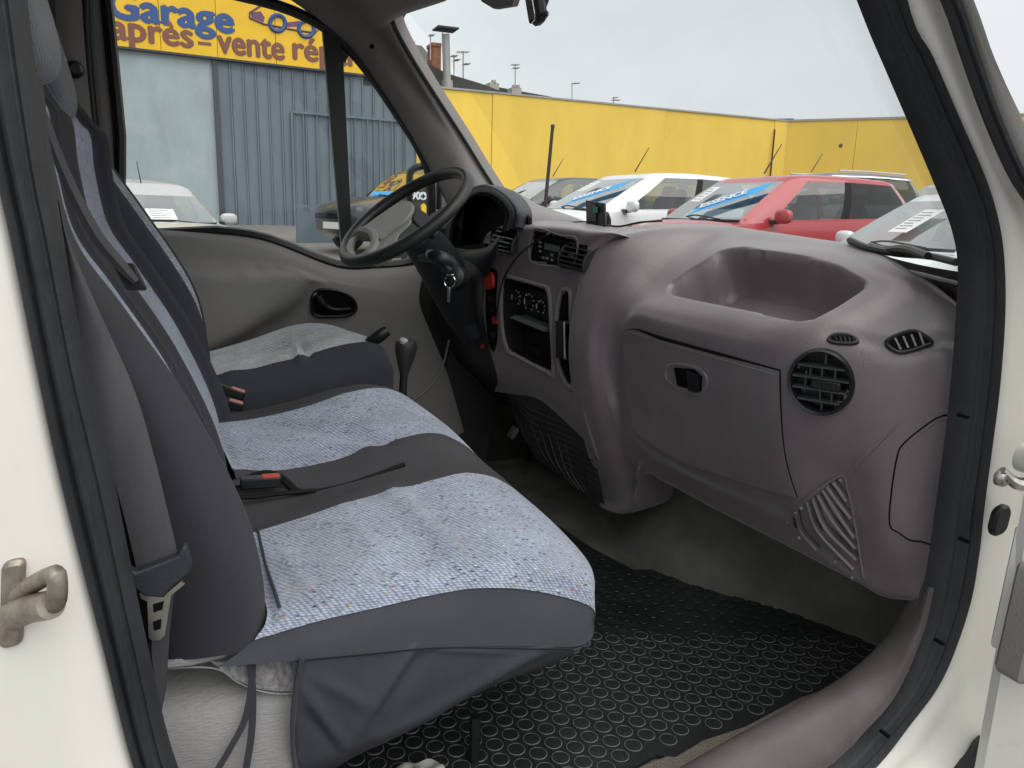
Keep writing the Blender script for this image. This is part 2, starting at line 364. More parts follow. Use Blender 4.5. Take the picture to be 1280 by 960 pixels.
top_in = [A(-.16, .735, 1.70), A(-.10, .735, 1.82), A(.1, .735, 1.86), A(.4, .735, 1.80), A(.58, .735, 1.64)]
top_out = [A(-.22, .705, 1.72), A(-.15, .705, 1.88), A(.1, .705, 1.92), A(.44, .705, 1.86), A(.64, .705, 1.66)]
bot_in = [P(a, b, Y=.735) for a, b in [(940, 1022), (800, 1072), (600, 1105), (400, 1100), (270, 1050)]]
bot_out = [P(a, b, Y=.705) for a, b in [(985, 1040), (830, 1110), (610, 1150), (370, 1140), (215, 1075)]]
li, lo = s_in+top_in+r_in+bot_in, s_out+top_out+r_out+bot_out
Li, Lo = spline(li, 6, True), spline(lo, 6, True)
def seal_rows(fr, dy): return np.array([[a+(b-a)*f+A(0, -d, 0) for f, d in zip(fr, dy)] for a, b in zip(Li, Lo)])
g = seal_rows([-.02, 0, .1, .22, .30, .38, .46, .56, .66, .74, .80, .86, .94, 1.0, 1.02], [-.010, .004, .012, .014, .008, .006, .012, .016, .012, .003, .003, .012, .014, .006, -.02])
mb = MB(); mb.grid(np.concatenate([g, g[:1]]).transpose(1, 0, 2)); mb.build('door_seal', m_seal, van, ang=80)
for fx, fy in ((1196, 520), (1197, 675), (1166, 802), (1098, 917)):
    p = P(fx+8, fy, Y=.697); mb = MB(); mb.box(p, (.0022, .008, .0022)); mb.build('seal_clip', m_pit, van)
# --- white bodywork: rear pillar, front pillar, sill, roof edge
rows = []
for p in s_out[::1]: rows.append([p+A(.004, .02, 0), p+A(0, -.004, 0), p+A(-.022, -.018, 0), p+A(-.06, -.022, 0), p+A(-.2, -.02, 0), p+A(-.55, -.01, 0), p+A(-.9, 0, 0)])
rows = [[q+A(.10, 0, -.6) for q in rows[0]], [q+A(.03, 0, -.12) for q in rows[0]]]+rows+[[q+A(-.10, .0, .55) for q in rows[-1]]]
sf = Surf(rows, 4, 3); sf.build('rear_pillar', m_white, van)
c1 = [1177, 1204, 1230, 1262, 1287, 1310, 1322, 1310, 1298, 1288, 1278, 1262, 1230, 1190, 1140]
c2 = [1216, 1243, 1279, 1318, 1350, 1385, 1390, 1385, 1380, 1375, 1370, 1360, 1340, 1300, 1240]
ys = [0, 75, 150, 220, 270, 320, 390, 480, 560, 630, 690, 757, 840, 900, 960]
rows = []
for i, y in enumerate(ys):
    p = r_out[i]; a = P(c1[i], y, Y=.685); b = P(c2[i], y, Y=.645)
    rows.append([p+A(-.006, .022, 0), p+A(.002, -.002, 0), p*.6+a*.4+A(0, -.006, 0), a, a*.5+b*.5+A(0, -.012, 0), b, b+A(.012 if y < 250 else .05, .03, 0), b+A(.02 if y < 200 else (.06 if y < 300 else .30), .09 if y < 250 else .05, 0)])
d = rows[0][0]-rows[1][0]
rows = [[q+d*2.2 for q in rows[0]]]+rows
rows += [[q+A(-.28, 0, -.13) for q in rows[-1]], [q+A(-.75, 0, -.13) for q in rows[-1]]]
sf = Surf(rows, 4, 4); sf.build('front_pillar', m_white, van)
mb = MB(); mb.tube([P(a, b, Y=.668) for a, b in [(1150, -70), (1186, 0), (1212, 75), (1239, 150), (1273, 225), (1310, 275), (1330, 310)]], .0075, 8, sub=4)
mb.tube([P(a, b, Y=.658) for a, b in [(1160, -70), (1196, 0), (1222, 75), (1249, 150), (1283, 225), (1318, 275)]], .0035, 6, sub=4)
mb.build('pillar_weatherstrip', m_seal, van)
g = [[A(x, y, z) for y, z in ((.70, 1.90), (.69, 1.96), (.74, 2.08), (.95, 2.16), (1.6, 2.18), (2.3, 2.16), (2.5, 2.08), (2.55, 1.9))] for x in (-.9, -.3, .2, .50)]
sf = Surf(g, 3, 3); sf.build('roof', m_white, van)
g = [[P(a, b, Y=.80), P((a+c_)/2, (b+d_)/2, Y=.765), P(c_, d_, Y=.742)] for (a, b), (c_, d_) in zip([(1100, 0), (1158, 160), (1192, 245), (1203, 300), (1204, 350), (1196, 396)], [(1110, 0), (1172, 160), (1208, 245), (1222, 300), (1222, 370), (1214, 430)])]
Surf(g, 5, 4).build('near_pillar_trim', m_trim, van)
# --- inside shell
g = [[A(x, y, z) for y, z in ((.74, 1.86), (.85, 1.93), (1.2, 1.95), (1.9, 1.95), (2.3, 1.93), (2.42, 1.84))] for x in (-.55, 0, .3, .47, .53)]
g[-1] = [q+A(0, 0, -.03) for q in g[-1]]
Surf(g, 4, 4).build('headliner', m_head_l, van)
mb = MB(); mb.box((-.58, 1.6, 1.15), (.015, .88, .82)); mb.build('bulkhead', m_trim, van)
# floor carpet with toe board
g = []
for y in (.745, .95, 1.2, 1.5, 1.9, 2.2, 2.44):
    tx = float(np.interp(y, [.745, .95, 1.2, 1.5, 1.6, 1.9, 2.44], [1.30, 1.27, 1.17, .985, .97, 1.04, 1.06]))
    g.append([A(-.56, y, .345), A(0, y, .345), A(.5, y, .345), A(tx-.10, y, .345), A(tx-.005, y, .347), A(tx+.03, y, .40), A(min(tx+.11, 1.38), y, .54), A(min(tx+.19, 1.40), y, .74), A(min(tx+.2, 1.30), y, .98)])
sf = Surf(g, 6, 6); sf.g[..., 2] += .004*np.sin(sf.g[..., 0]*31+sf.g[..., 1]*17)*np.sin(sf.g[..., 1]*23); sf.build('floor_carpet', m_carpet, van)
# front kick panel (carpeted) between mat and door
g = []
for a, b in ((1190, 870), (1150, 838), (1104, 812), (1060, 786), (1012, 748), (976, 716), (955, 700)):
    q = P(a, b, Z=.345); g.append([q, q+A(.01, -.005, .06), q+A(.02, -.01, .15), q+A(.03, -.015, .30)])
Surf(g, 5, 5).build('kick_panel', m_carpet, van)
# sill trim and its carpet strip
ip = [(1166, 715), (1150, 785), (1119, 862), (1078, 912), (1025, 960)]
g = []
for q in ([(1168, 735), (1160, 733), (1150, 732), (1142, 733), (1138, 740)], [(1154, 792), (1144, 789), (1128, 786), (1112, 790), (1106, 802)], [(1122, 866), (1110, 858), (1085, 842), (1064, 838), (1056, 850)], [(1080, 916), (1066, 904), (1030, 884), (1000, 878), (986, 890)], [(1030, 962), (1012, 948), (965, 925), (925, 918), (905, 930)]):
    g.append([P(*c_, Y=yy) for c_, yy in zip(q, (.728, .736, .765, .80, .83))])
g = g+[[q+A(-.25, 0, -.06) for q in g[-1]], [q+A(-.7, 0, -.065) for q in g[-1]]]
sf = Surf(g, 6, 5); sf.build('sill_trim', m_sill, van)
mb = MB(); mb.prism([P(a, b, Z=.3535) for a, b in [(1108, 806), (1060, 843), (1000, 868), (930, 902), (846, 940), (780, 968), (600, 1050), (900, 1080), (1120, 920), (1130, 850)]], (0, 0, -.006)); mb.build('sill_carpet', m_carpet2, van)

# --- far (driver) door
XW = [(110, -140), (124, -60), (135, 20), (150, 170), (160, 283), (270, 289), (335, 299), (420, 331), (470, 332), (512, 328), (536, 306), (539, 262), (537, 218), (523, 183), (497, 142), (464, 94), (430, 54), (396, 28), (345, 6), (262, -14), (180, -30)]
mb = MB(); ring = [P(a, b, Y=2.45) for a, b in XW]
mb.tube(ring, .016, 8, closed=True, sub=3); mb.build('window_seal', m_black, van)
wp = mesh('side_window', Y(XW, 2.462), [tuple(range(len(XW)))], m_glass, van, smooth=False)
mb = MB(); mb.prism(Y([(403, 35), (427, 310), (438, 306), (425, 52)], 2.44), (0, .02, 0)); mb.prism(Y([(412, 30), (433, 318), (441, 318), (428, 50)], 2.45), (0, .03, 0)); mb.prism(Y([(404, 20), (440, 60), (432, 78), (404, 50)], 2.447), (0, .02, 0)); mb.build('window_divider', m_black, van)
# painted frame seen beyond the glass edge and the inner trim of the rear pillar
def strip(name, L_, R_, yl, yr, m, bulge=.012):
    g = [[P(*a, Y=yl), (P(*a, Y=yl)+P(*b, Y=yr))/2+A(0, -bulge, 0), P(*b, Y=yr)] for a, b in zip(L_, R_)]
    return Surf(g, 3, 4).build(name, m, van)
strip('pillar_trim', [(60, -60), (66, 30), (78, 130), (94, 260), (110, 380)], [(100, -60), (104, 30), (113, 130), (128, 260), (146, 380)], 2.36, 2.40, m_trim)
strip('pillar_seal', [(104, -60), (105, 30), (114, 130), (129, 260), (146, 380)], [(113, -60), (113, 30), (121, 130), (136, 260), (153, 380)], 2.405, 2.42, m_black, .006)
strip('door_frame', [(112, -60), (112, 30), (120, 130), (135, 260), (152, 380)], [(124, -60), (128, 30), (138, 130), (152, 270), (160, 300)], 2.43, 2.45, m_trim, .01)
strip('pillar_post', [(20, -60), (26, 60), (50, 260), (70, 460)], [(66, -60), (72, 60), (90, 260), (120, 460)], 2.30, 2.36, m_trimdk)
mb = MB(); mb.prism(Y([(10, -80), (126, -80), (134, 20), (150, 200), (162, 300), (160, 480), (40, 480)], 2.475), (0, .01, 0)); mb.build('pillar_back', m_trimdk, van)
for a, b in ((93, 88), (108, 170)):
    mb = MB(); mb.lathe(P(a, b, Y=2.36), A(.2, -1, 0), [(.02, -.01), (.022, .02), (.012, .035)], 10); mb.build('belt_anchor', m_black, van)
# door panel
rows = [[(120, 284), (200, 285), (270, 290), (335, 299), (420, 330), (470, 331), (530, 326)],
        [(120, 290), (200, 291), (270, 296), (335, 307), (420, 340), (470, 342), (530, 338)],
        [(120, 300), (200, 300), (270, 306), (335, 318), (420, 350), (470, 356), (525, 360)],
        [(120, 330), (200, 331), (270, 333), (335, 340), (420, 362), (470, 372), (525, 382)],
        [(120, 400), (200, 405), (270, 410), (335, 415), (420, 420), (480, 425), (540, 420)],
        [(120, 480), (200, 490), (270, 495), (335, 497), (420, 497), (490, 490), (560, 470)],
        [(120, 600), (200, 610), (270, 615), (335, 615), (420, 600), (500, 580), (580, 540)]]
yy = [2.452, 2.42, 2.405, 2.40, 2.40, 2.395, 2.39]
net = [[P(*rows[j][i], Y=yy[j]) for j in range(7)] for i in range(7)]
sf = Surf(net, 14, 14)
def blur(m, k):
    m = m.astype(float)
    for _ in range(k):
        p = np.pad(m, 1, mode='edge'); m = (p[:-2, 1:-1]+p[2:, 1:-1]+p[1:-1, :-2]+p[1:-1, 2:]+p[1:-1, 1:-1]*2)/6
    return m
mk = blur(sf.inside([(100, 331), (215, 330), (300, 334), (372, 336), (392, 346), (394, 352), (365, 382), (300, 420), (240, 452), (100, 500)]), 4)
sf.g[..., 1] -= mk*.055
mk = blur(sf.inside([(205, 329), (300, 333), (372, 335), (372, 341), (300, 339), (205, 335)]), 2); sf.g[..., 1] += mk*.03
sf.upd(); door_panel = sf.build('door_panel', m_panel, van)
mb = MB(); mb.tube([P(a, b, Y=2.385) for a, b in [(470, 520), (512, 503), (540, 480), (554, 455), (561, 425)]], .004, 6, sub=4); mb.build('door_edge_strip', m_silver, van)
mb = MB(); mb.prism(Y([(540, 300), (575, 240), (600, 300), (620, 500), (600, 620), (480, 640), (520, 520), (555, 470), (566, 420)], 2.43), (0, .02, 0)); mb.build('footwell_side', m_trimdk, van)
# inner door handle: black cup and lever
hc = [(390, 368), (394, 363), (410, 362), (428, 365), (440, 373), (445, 382), (443, 390), (432, 395), (410, 396), (396, 395), (390, 388)]
h0, _ = sf.at(416, 379); hy = h0[1]
mb = MB(); mb.prism(Y(hc, hy-.004), (0, .012, 0)); hd = mb.build('door_handle', m_pit, van)
mb = MB(); mb.tube(Y(hc, hy-.006), .0055, 6, closed=True, sub=3); mb.build('handle_bezel', m_black, hd)
mb = MB(); mb.tube([P(a, b, Y=hy-.014) for a, b in [(398, 370), (402, 378), (411, 385), (422, 387), (438, 386)]], [.010, .012, .008, .006, .005], 8, sub=4); mb.build('handle_lever', m_black, hd)
# --- front pillar trim on the driver side and windscreen frame
pr = [(470, -40), (482, 10), (490, 36), (512, 76), (545, 128), (575, 174), (603, 219), (640, 275)]
pl_ = [(250, -60), (318, -26), (378, 10), (436, 58), (474, 108), (508, 160), (538, 214), (575, 290)]
xr_ = [2.30, 2.31, 2.32, 2.34, 2.36, 2.38, 2.40, 2.42]
g = [[P(*a, Y=2.44), P(*a, Y=2.425)+A(.006, 0, .004), P(a[0]*.62+b[0]*.38, a[1]*.62+b[1]*.38, Y=2.395), P(a[0]*.25+b[0]*.75, a[1]*.25+b[1]*.75, Y=2.375), P(*b, Y=y), P(b[0], b[1], Y=y)+A(.06, .06, .02)] for a, b, y in zip(pl_, pr, xr_)]
pil = Surf(g, 5, 5); pil.build('front_pillar_trim', m_trimdk if False else m_trim, van)
mb = MB(); p0, n0 = pil.at(465, 58); mb.lathe(p0, n0, [(.006, -.002), (.007, .002), (.004, .003)], 10); mb.build('trim_plug', m_pit, van)
wl = [P(a, b, Y=y) for (a, b), y in zip(pr[1:], xr_[1:])]
mb = MB(); mb.tube([q+A(.012, -.002, 0) for q in wl], .006, 6, sub=4); mb.build('windscreen_seal', m_black, van)
# windscreen: bottom edge, top edge
wb = [A(1.05, 2.44, 1.20), A(1.22, 2.2, 1.165), A(1.30, 1.6, 1.14), A(1.24, 1.05, 1.11), A(1.10, .80, 1.06)]
wt = [A(.545, 2.31, 1.79), A(.60, 2.1, 1.85), A(.63, 1.6, 1.87), A(.60, 1.1, 1.85), A(.56, .84, 1.78)]
g = [[a+(b-a)*t+A(.05, 0, .03)*math.sin(math.pi*t)*.7 for t in (0, .25, .5, .75, 1)] for a, b in zip(wb, wt)]
Surf(g, 4, 3).build('windscreen', m_screen_gl, van)
g = [[q+A(.06, 0, -.005), q+A(.01, 0, .0), q+A(-.03, 0, -.012), q+A(-.09, 0, .03), q+A(-.2, 0, .07)] for q in [wt[0]+A(-.02, .14, -.05), wt[0]+A(0, .03, 0), *wt[1:4], wt[4]+A(0, -.06, 0)]]
Surf(g, 5, 4).build('windscreen_header', m_trim, van)
g = [[P(330, -70, Y=2.40), P(410, -60, Y=2.2), P(520, -60, X=.46), P(640, -60, X=.50)],
     [P(385, -22, Y=2.43), P(440, -20, Y=2.30), P(530, -22, X=.49), P(650, -36, X=.53)],
     [P(425, 18, Y=2.43), P(460, 14, Y=2.33), P(520, 0, X=.505), P(590, -10, X=.54)],
     [P(450, 48, Y=2.435), P(472, 38, Y=2.37), P(496, 18, X=.515), P(560, -1, X=.545)],
     [P(462, 62, Y=2.44), P(482, 44, Y=2.40), P(493, 24, X=.535), P(558, 1, X=.575)]]
Surf(g, 6, 6).build('roof_corner_trim', m_head_l, van)
# interior mirror and sun visor
c = P(664, 12, X=.62)
mb = MB(); n_ = nrm(nrm(-c+EYE)+nrm(A(-.15, .98, .12))); ax0 = nrm(np.cross(A(0, 0, 1), n_)); ax1 = np.cross(n_, ax0)
c = P(662, 4, X=.62)
mb.rbox(c-n_*.014, (.028, .040, .012), .012, (ax0, ax1, n_)); mr = mb.build('interior_mirror', m_blue, van)
mb = MB(); mb.rbox(c+n_*.0, (.023, .035, .0015), .010, (ax0, ax1, n_)); mb.build('mirror_glass', m_mirror, mr)
mb = MB(); mb.tube([P(676, 12, X=.66), P(682, -8, X=.66), P(676, -40, X=.62)], .009, 8, sub=3); mb.lathe(P(674, 18, X=.63), A(.7, -.7, 0), [(.004, 0), (.004, .012), (.006, .013), (.005, .018)], 8); mb.build('mirror_stalk', m_blue, mr)
mb = MB(); mb.prism([P(a, b, X=.58) for a, b in [(588, -30), (602, 2), (617, 11), (640, 7), (652, -30)]], (.012, 0, 0)); mb.build('sun_visor', m_head_l, van)
# --- passenger side of the dashboard: sections at constant Y, listed from lower edge to windscreen
ST = [
 (1.64, [(752, 632), (752, 618), (733, 560), (716, 490), (711, 430), (720, 370), (736, 316), (756, 299), (800, 288), (850, 282), (892, 283)]),
 (1.57, [(775, 642), (772, 622), (752, 560), (737, 490), (732, 430), (744, 368), (768, 318), (800, 292), (835, 284), (880, 282), (912, 284)]),
 (1.525, [(795, 632), (793, 606), (778, 560), (756, 492), (750, 430), (764, 372), (795, 326), (826, 300), (858, 288), (895, 284), (930, 286)]),
 (1.48, [(804, 592), (802, 570), (786, 540), (772, 490), (768, 432), (784, 385), (815, 350), (850, 318), (884, 300), (912, 290), (946, 288)]),
 (1.42, [(834, 604), (826, 580), (803, 548), (790, 495), (788, 412), (803, 386), (834, 364), (862, 338), (892, 312), (922, 298), (962, 290)]),
 (1.30, [(886, 632), (878, 605), (852, 578), (836, 520), (832, 424), (842, 396), (866, 372), (898, 345), (936, 316), (970, 304), (1010, 297)]),
 (1.12, [(964, 672), (957, 640), (932, 606), (912, 540), (905, 444), (914, 412), (936, 386), (972, 362), (1014, 330), (1046, 314), (1082, 309)]),
 (.985, [(1026, 704), (1020, 672), (994, 624), (976, 560), (971, 462), (978, 426), (1000, 398), (1034, 378), (1070, 354), (1090, 338), (1118, 325)]),
 (.90, [(1072, 728), (1066, 694), (1062, 630), (1052, 560), (1046, 480), (1052, 436), (1070, 408), (1096, 390), (1120, 372), (1140, 357), (1157, 346)]),
 (.84, [(1106, 746), (1103, 715), (1104, 640), (1104, 560), (1106, 490), (1112, 446), (1125, 418), (1143, 402), (1160, 388), (1172, 376), (1180, 366)]),
 (.79, [(1134, 750), (1137, 715), (1152, 640), (1164, 560), (1172, 490), (1178, 452), (1184, 430), (1190, 416), (1196, 404), (1199, 394), (1201, 386)]),
 (.755, [(1152, 752), (1158, 715), (1176, 640), (1190, 560), (1200, 490), (1204, 452), (1206, 434), (1208, 422), (1209, 412), (1210, 405), (1210, 400)]),
]
net = []
for y, pts in ST:
    q = [P(a, b, Y=y) for a, b in pts]
    if .95 < y < 1.5:      # glovebox face set back behind the rolled lower edge and the centre rib
        for r_i, k_ in ((1, -.012), (2, .004), (3, .020), (4, .010)):
            k_ += (.010 if y > 1.4 and r_i in (3, 4) else 0); q[r_i] = q[r_i]+(q[r_i]-EYE)*k_
    if 1.5 < y < 1.55:
        for r_i in (3, 4): q[r_i] = q[r_i]+(q[r_i]-EYE)*.010
    q = [q[0]+A(.10, 0, .012)]+q+[q[-1]+A(.10, 0, -.05)]
    net.append(q)
cc_ = lambda i: float(np.clip((10-i)/3, 0, 1))
net.insert(0, [p+A(.06*cc_(i), .015*cc_(i)+.18*(1-cc_(i)), -.004) for i, p in enumerate(net[0])])
D = Surf(net, 16, 14)
base_px, base_py = D.px.copy(), D.py.copy()
TRAY = [(842, 366), (838, 357), (860, 342), (904, 314), (925, 310), (1000, 322), (1050, 336), (1077, 350), (1073, 362), (1015, 396), (1000, 399)]
tm = blur(D.inside(TRAY), 7); tm = np.clip((tm-.12)/.76, 0, 1); tm = tm*tm*(3-2*tm)
# glovebox latch recess
lm = blur(D.inside([(835, 462), (842, 456), (872, 460), (884, 468), (882, 488), (870, 490), (845, 484), (836, 474)]), 3)
# joint round the glovebox lid
dgd = D
D.g = D.g + tm[..., None]*A(.045, 0, -.10)
# soft diagonal fold at the outer end
sp_ = blur(D.inside([(985, 655), (1000, 632), (1048, 594), (1056, 600), (1074, 660), (1078, 722), (1060, 716)]), 3)
D.g = D.g + sp_[..., None]*A(.003, .002, 0)
sh_ = blur(D.inside([(1035, 418), (1090, 385), (1142, 352), (1196, 386), (1204, 425), (1120, 448)]), 26)
D.g = D.g - D.N*sh_[..., None]*.012
px0, py0 = D.px.copy(), D.py.copy()
D.upd()
uvD = None
VENT = [(1027+37*math.cos(t), 476+41*math.sin(t)) for t in np.linspace(0, 6.28, 24, endpoint=False)]
LATCH = [(844, 461), (866, 461), (879, 469), (878, 487), (866, 486), (848, 479)]
D.px, D.py = px0, py0
D.build('dashboard', m_dash, van, cut=D.inside(VENT), ang=75)
D.upd()
dash = bpy.data.objects['dashboard']
D.px, D.py = px0, py0
# glovebox lid: a raised patch with a dark joint behind it
def near_ij(px, py):
    return np.unravel_index(np.argmin((D.px-px)**2+(D.py-py)**2), D.px.shape)
i0 = near_ij(782, 470)[0]; i1 = near_ij(973, 470)[0]
jt = near_ij(870, 436)[1]; jb = near_ij(890, 588)[1]
j0, j1 = min(jt, jb), max(jt, jb)
glb = D.patch('glovebox', m_dash, van, i0, i1, j0, j1, .0038, .004)
jj = lambda ii, q: D.g[ii, q]+D.N[ii, q]*.0012
ring_ = [jj(i, j0) for i in range(i0, i1+1)]+[jj(i1, j) for j in range(j0+1, j1+1)]+[jj(i, j1) for i in range(i1-1, i0-1, -1)]+[jj(i0, j) for j in range(j1-1, j0, -1)]
mb = MB(); mb.tube(ring_, .0014, 6, closed=True); mb.build('glovebox_joint', m_pit, dash)
jtop = j1 if j1 == max(jt, jb) and jt > jb else j0
jin = jtop-1 if jtop == j1 else jtop+1
mb = MB(); mb.tube([D.g[i, jin]+D.N[i, jin]*.0040 for i in range(i0+1, i1)], .0011, 6); mb.build('lid_highlight', m_ribs, glb)  # pale line painted in as the highlight below the lid's top gap
mb = MB(); mb.tube([jj(i, jtop) for i in range(i0, i1+1)], [.0015, .0042, .0036, .002], 6); mb.build('glovebox_joint', m_pit, dash)
def plate(S_, poly, off, thick, name, m, parent, nsub=0):
    pts = [S_.at(a, b, off)[0] for a, b in poly]; n = nrm(np.mean([S_.at(a, b)[1] for a, b in poly], axis=0))
    if nsub: pts = list(spline(pts, nsub, True))
    mb = MB(); mb.prism(pts, -n*thick); return mb.build(name, m, parent)
def bar(S_, poly, off, r, name, m, parent, closed=False, sub=4, n=8):
    mb = MB(); mb.tube([S_.at(a, b, off)[0] for a, b in poly], r, n, closed=closed, sub=sub); return mb.build(name, m, parent)
LT = [(834, 466), (838, 457), (850, 455), (872, 459), (884, 468), (886, 480), (880, 490), (866, 489), (846, 482), (836, 474)]
bar(D, LT, .0035, .0035, 'latch_bezel', m_dash, glb, True)
plate(D, [(846, 459), (850, 481), (879, 488), (880, 470), (870, 461)], .0072, .004, 'latch_recess', m_pit, glb)
plate(D, [(864, 462), (867, 486), (878, 488), (877, 467)], .013, .008, 'latch', m_black, glb)
# round vent
m_slat = mat('vent slat plastic', (.05, .053, .056), .30, spec=.7)
def frame_at(S_, px, py, off=0):
    p, n = S_.at(px, py, off); r = nrm(np.cross(A(0, 0, 1), n)); r = r if np.dot(r, right) > 0 else -r; u = np.cross(n, r); u = u if u[2] > 0 else -u
    return p, n, r, u
p, n, r_, u_ = frame_at(D, 1027, 477, .003)
n = nrm(n*.75+nrm(EYE-p)*.25); r_ = nrm(np.cross(A(0, 0, 1), n)); r_ = r_ if np.dot(r_, right) > 0 else -r_; u_ = nrm(np.cross(n, r_)); u_ = u_ if u_[2] > 0 else -u_
RA, RB = .0505, .0530
mb = MB()
ell = lambda k, h: [p+n*h+r_*RA*k*math.cos(t)+u_*RB*k*math.sin(t) for t in np.linspace(0, 2*math.pi, 40, endpoint=False)]
g = np.array([ell(1.02, -.012), ell(1.02, .004), ell(.97, .009), ell(.90, .007), ell(.86, -.004), ell(.84, -.02), ell(.01, -.022)])
mb.grid(g, closed=True); rv = mb.build('round_vent', m_black, van)
for k, h in enumerate((-.030, -.0115, .007, .0255)):
    w = RA*.86*math.sqrt(max(.05, 1-(h/(RB*.86))**2)); mb = MB(); mb.box(p+u_*h-n*.004, (w, .0016, .011), (r_, nrm(u_+n*.12), n)); mb.build('slat', m_slat, rv)
for k, (a, h, l) in enumerate(((-.024, -.002, .017), (.0, -.021, .008), (.018, -.021, .008), (-.018, .016, .008), (.0, .016, .008), (.020, .016, .008), (.004, -.038, .010), (.004, .038, .008))):
    mb = MB(); mb.box(p+u_*h+r_*a-n*.008, (.0013, l, .007), (r_, u_, n)); mb.build('vane', m_slat, rv)
mb = MB(); mb.rbox(p-u_*.002+r_*.010+n*.006, (.022, .0065, .004), .002, (r_, u_, n)); 
for q in range(5): mb.box(p-u_*.002+r_*(-.004+.007*q)+n*.011, (.0012, .005, .0014), (r_, u_, n))
mb.build('vent_tab', m_black, rv)
# demister slots on top
def slot(poly, nb, name, tilt=.3):
    pts = [D.at(a, b, .002)[0] for a, b in poly]
    nn = nrm(np.mean([D.at(a, b)[1] for a, b in poly], axis=0))
    mb = MB(); mb.prism(list(spline(pts, 4, True)), -nn*.004); o = mb.build(name, m_pit, van)
    mb = MB(); mb.tube(pts, .0032, 6, closed=True, sub=4); mb.build('slot_bezel', m_black, o)
    return pts, nn, o
pts, nn, o = slot([(1036, 424), (1044, 419), (1060, 420), (1071, 426), (1068, 430), (1052, 430), (1040, 428)], 5, 'demister_outlet')
for t in range(5):
    a = D.at(1043+6*t, 421+t*.8, .003)[0]; b = D.at(1046+5.5*t, 428.5+t*.3, .003)[0]; mb = MB(); mb.tube([a, b], .0016, 5); mb.build('slat', m_black, o)
pts, nn, o = slot([(1108, 428), (1128, 417), (1146, 415), (1164, 428), (1158, 433), (1132, 441), (1118, 439)], 4, 'side_window_outlet')
for t in range(4):
    a = D.at(1119+10*t, 423-2.2*t+.5, .003)[0]; b = D.at(1126+9.5*t, 438-2.0*t, .003)[0]; mb = MB(); mb.tube([a, b], .0016, 5); mb.build('slat', m_silver, o)
# loudspeaker grille at the lower end: raised ribs
bar(D, [(982, 657), (1000, 632), (1049, 595), (1060, 612), (1070, 660), (1080, 722)], .001, .0016, 'grille_outline', m_dash, dash, False)
gr = dash
ribs = [[(988, 650), (991, 662), (1000, 672)], [(995, 640), (1002, 664), (1022, 688)], [(1002, 634), (1012, 664), (1045, 702)], [(1009, 628), (1023, 664), (1068, 712)], [(1016, 623), (1032, 660), (1072, 700)], [(1022, 618), (1040, 650), (1070, 686)], [(1028, 612), (1046, 640), (1068, 672)], [(1033, 607), (1048, 628), (1064, 648)], [(1041, 602), (1050, 614), (1058, 626)]]
for rb in ribs:
    bar(D, rb, .0016, .0030, 'grille_rib', m_ribs, gr, n=6); bar(D, [(a+4, b-3) for a, b in rb], -.0004, .0022, 'grille_slot', m_trimdk, gr, n=6)
# access panel at the end of the dash: proud plate
mb = MB(); mb.tube([D.at(a, b, .0003)[0] for a, b in [(1191, 517), (1172, 522), (1150, 537), (1131, 553), (1122, 568), (1115, 610), (1112, 655), (1124, 666), (1137, 675), (1152, 677), (1166, 682)]], .0012, 6, sub=3); mb.build('end_panel_joint', m_pit, dash)
mb = MB(); mb.tube([D.at(a, b, .0008)[0] for a, b in [(1188, 521), (1172, 526), (1151, 541), (1134, 556), (1126, 570)]], .0016, 6, sub=3); mb.build('end_panel_lip', m_ribs, dash)
mb = MB(); mb.tube([D.at(a, b, .0006)[0] for a, b in [(1060, 595), (1072, 580), (1092, 560), (1112, 540), (1128, 524)]], [.0012, .003, .003, .002, .0006], 6, sub=3); mb.build('dash_crease', m_dash, dash)
for pl, nm in (([(1078, 600), (1060, 570), (1080, 560), (1108, 532)], 'dash_crease'),): pass
# lower roll under the glovebox is part of the sheet; small screw near the grille
for a, b in ((1051, 600), (985, 653), (1066, 722)):
    q, nn = D.at(a, b, .001); mb = MB(); mb.lathe(q, nn, [(.0032, 0), (.0032, .0015), (.002, .002)], 8); mb.build('grille_screw', m_silver, gr)

# ================================================================== centre stack, instrument hood, steering
def SX(px): return .745+(px-610)/125*.095
def Q(px, py, d=0.0): return P(px, py, X=SX(px)+d)
cols = [
 [(606, 490), (622, 474), (611, 430), (603, 385), (601, 340), (604, 305), (612, 290)],
 [(632, 494), (634, 470), (622, 430), (614, 385), (612, 340), (615, 302), (626, 284)],
 [(660, 500), (662, 480), (648, 435), (640, 385), (641, 340), (645, 303), (655, 284)],
 [(690, 525), (694, 498), (680, 445), (673, 390), (674, 345), (678, 306), (688, 285)],
 [(725, 560), (726, 515), (712, 460), (704, 395), (706, 348), (712, 308), (724, 288)],
 [(732, 572), (732, 522), (720, 464), (722, 400), (732, 350), (740, 312), (757, 292)]]
cols.append([(740, 582), (739, 526), (726, 467), (730, 400), (744, 352), (762, 316), (784, 297)])
net = []
for ci, c in enumerate(cols):
    q = [Q(a, b, ((.02, .02, .02, .03, .05, .06, .06)[ri] if ci == 6 else 0)) for ri, (a, b) in enumerate(c)]
    q[0] = q[0]+A(.03, 0, 0); e = q[-1]; dv = (0, 0, .006, .016, .030, .045, .08)[ci]
    q += [e+A(.05, .0, .014-dv*.4), e+A(.16, .015, .020-dv), e+A(.30, .02, .012-dv*1.4), e+A(.46, .02, .0-dv*1.8)]
    net.append(q)
K = Surf(net, 20, 14); kpx, kpy = K.px.copy(), K.py.copy()
RADIO = [(667, 287), (700, 294), (722, 300), (714, 338), (692, 333), (663, 326)]
CLIM = [(629, 346), (640, 347), (676, 357), (686, 364), (689, 400), (692, 466), (684, 465), (648, 446), (634, 436), (627, 400)]
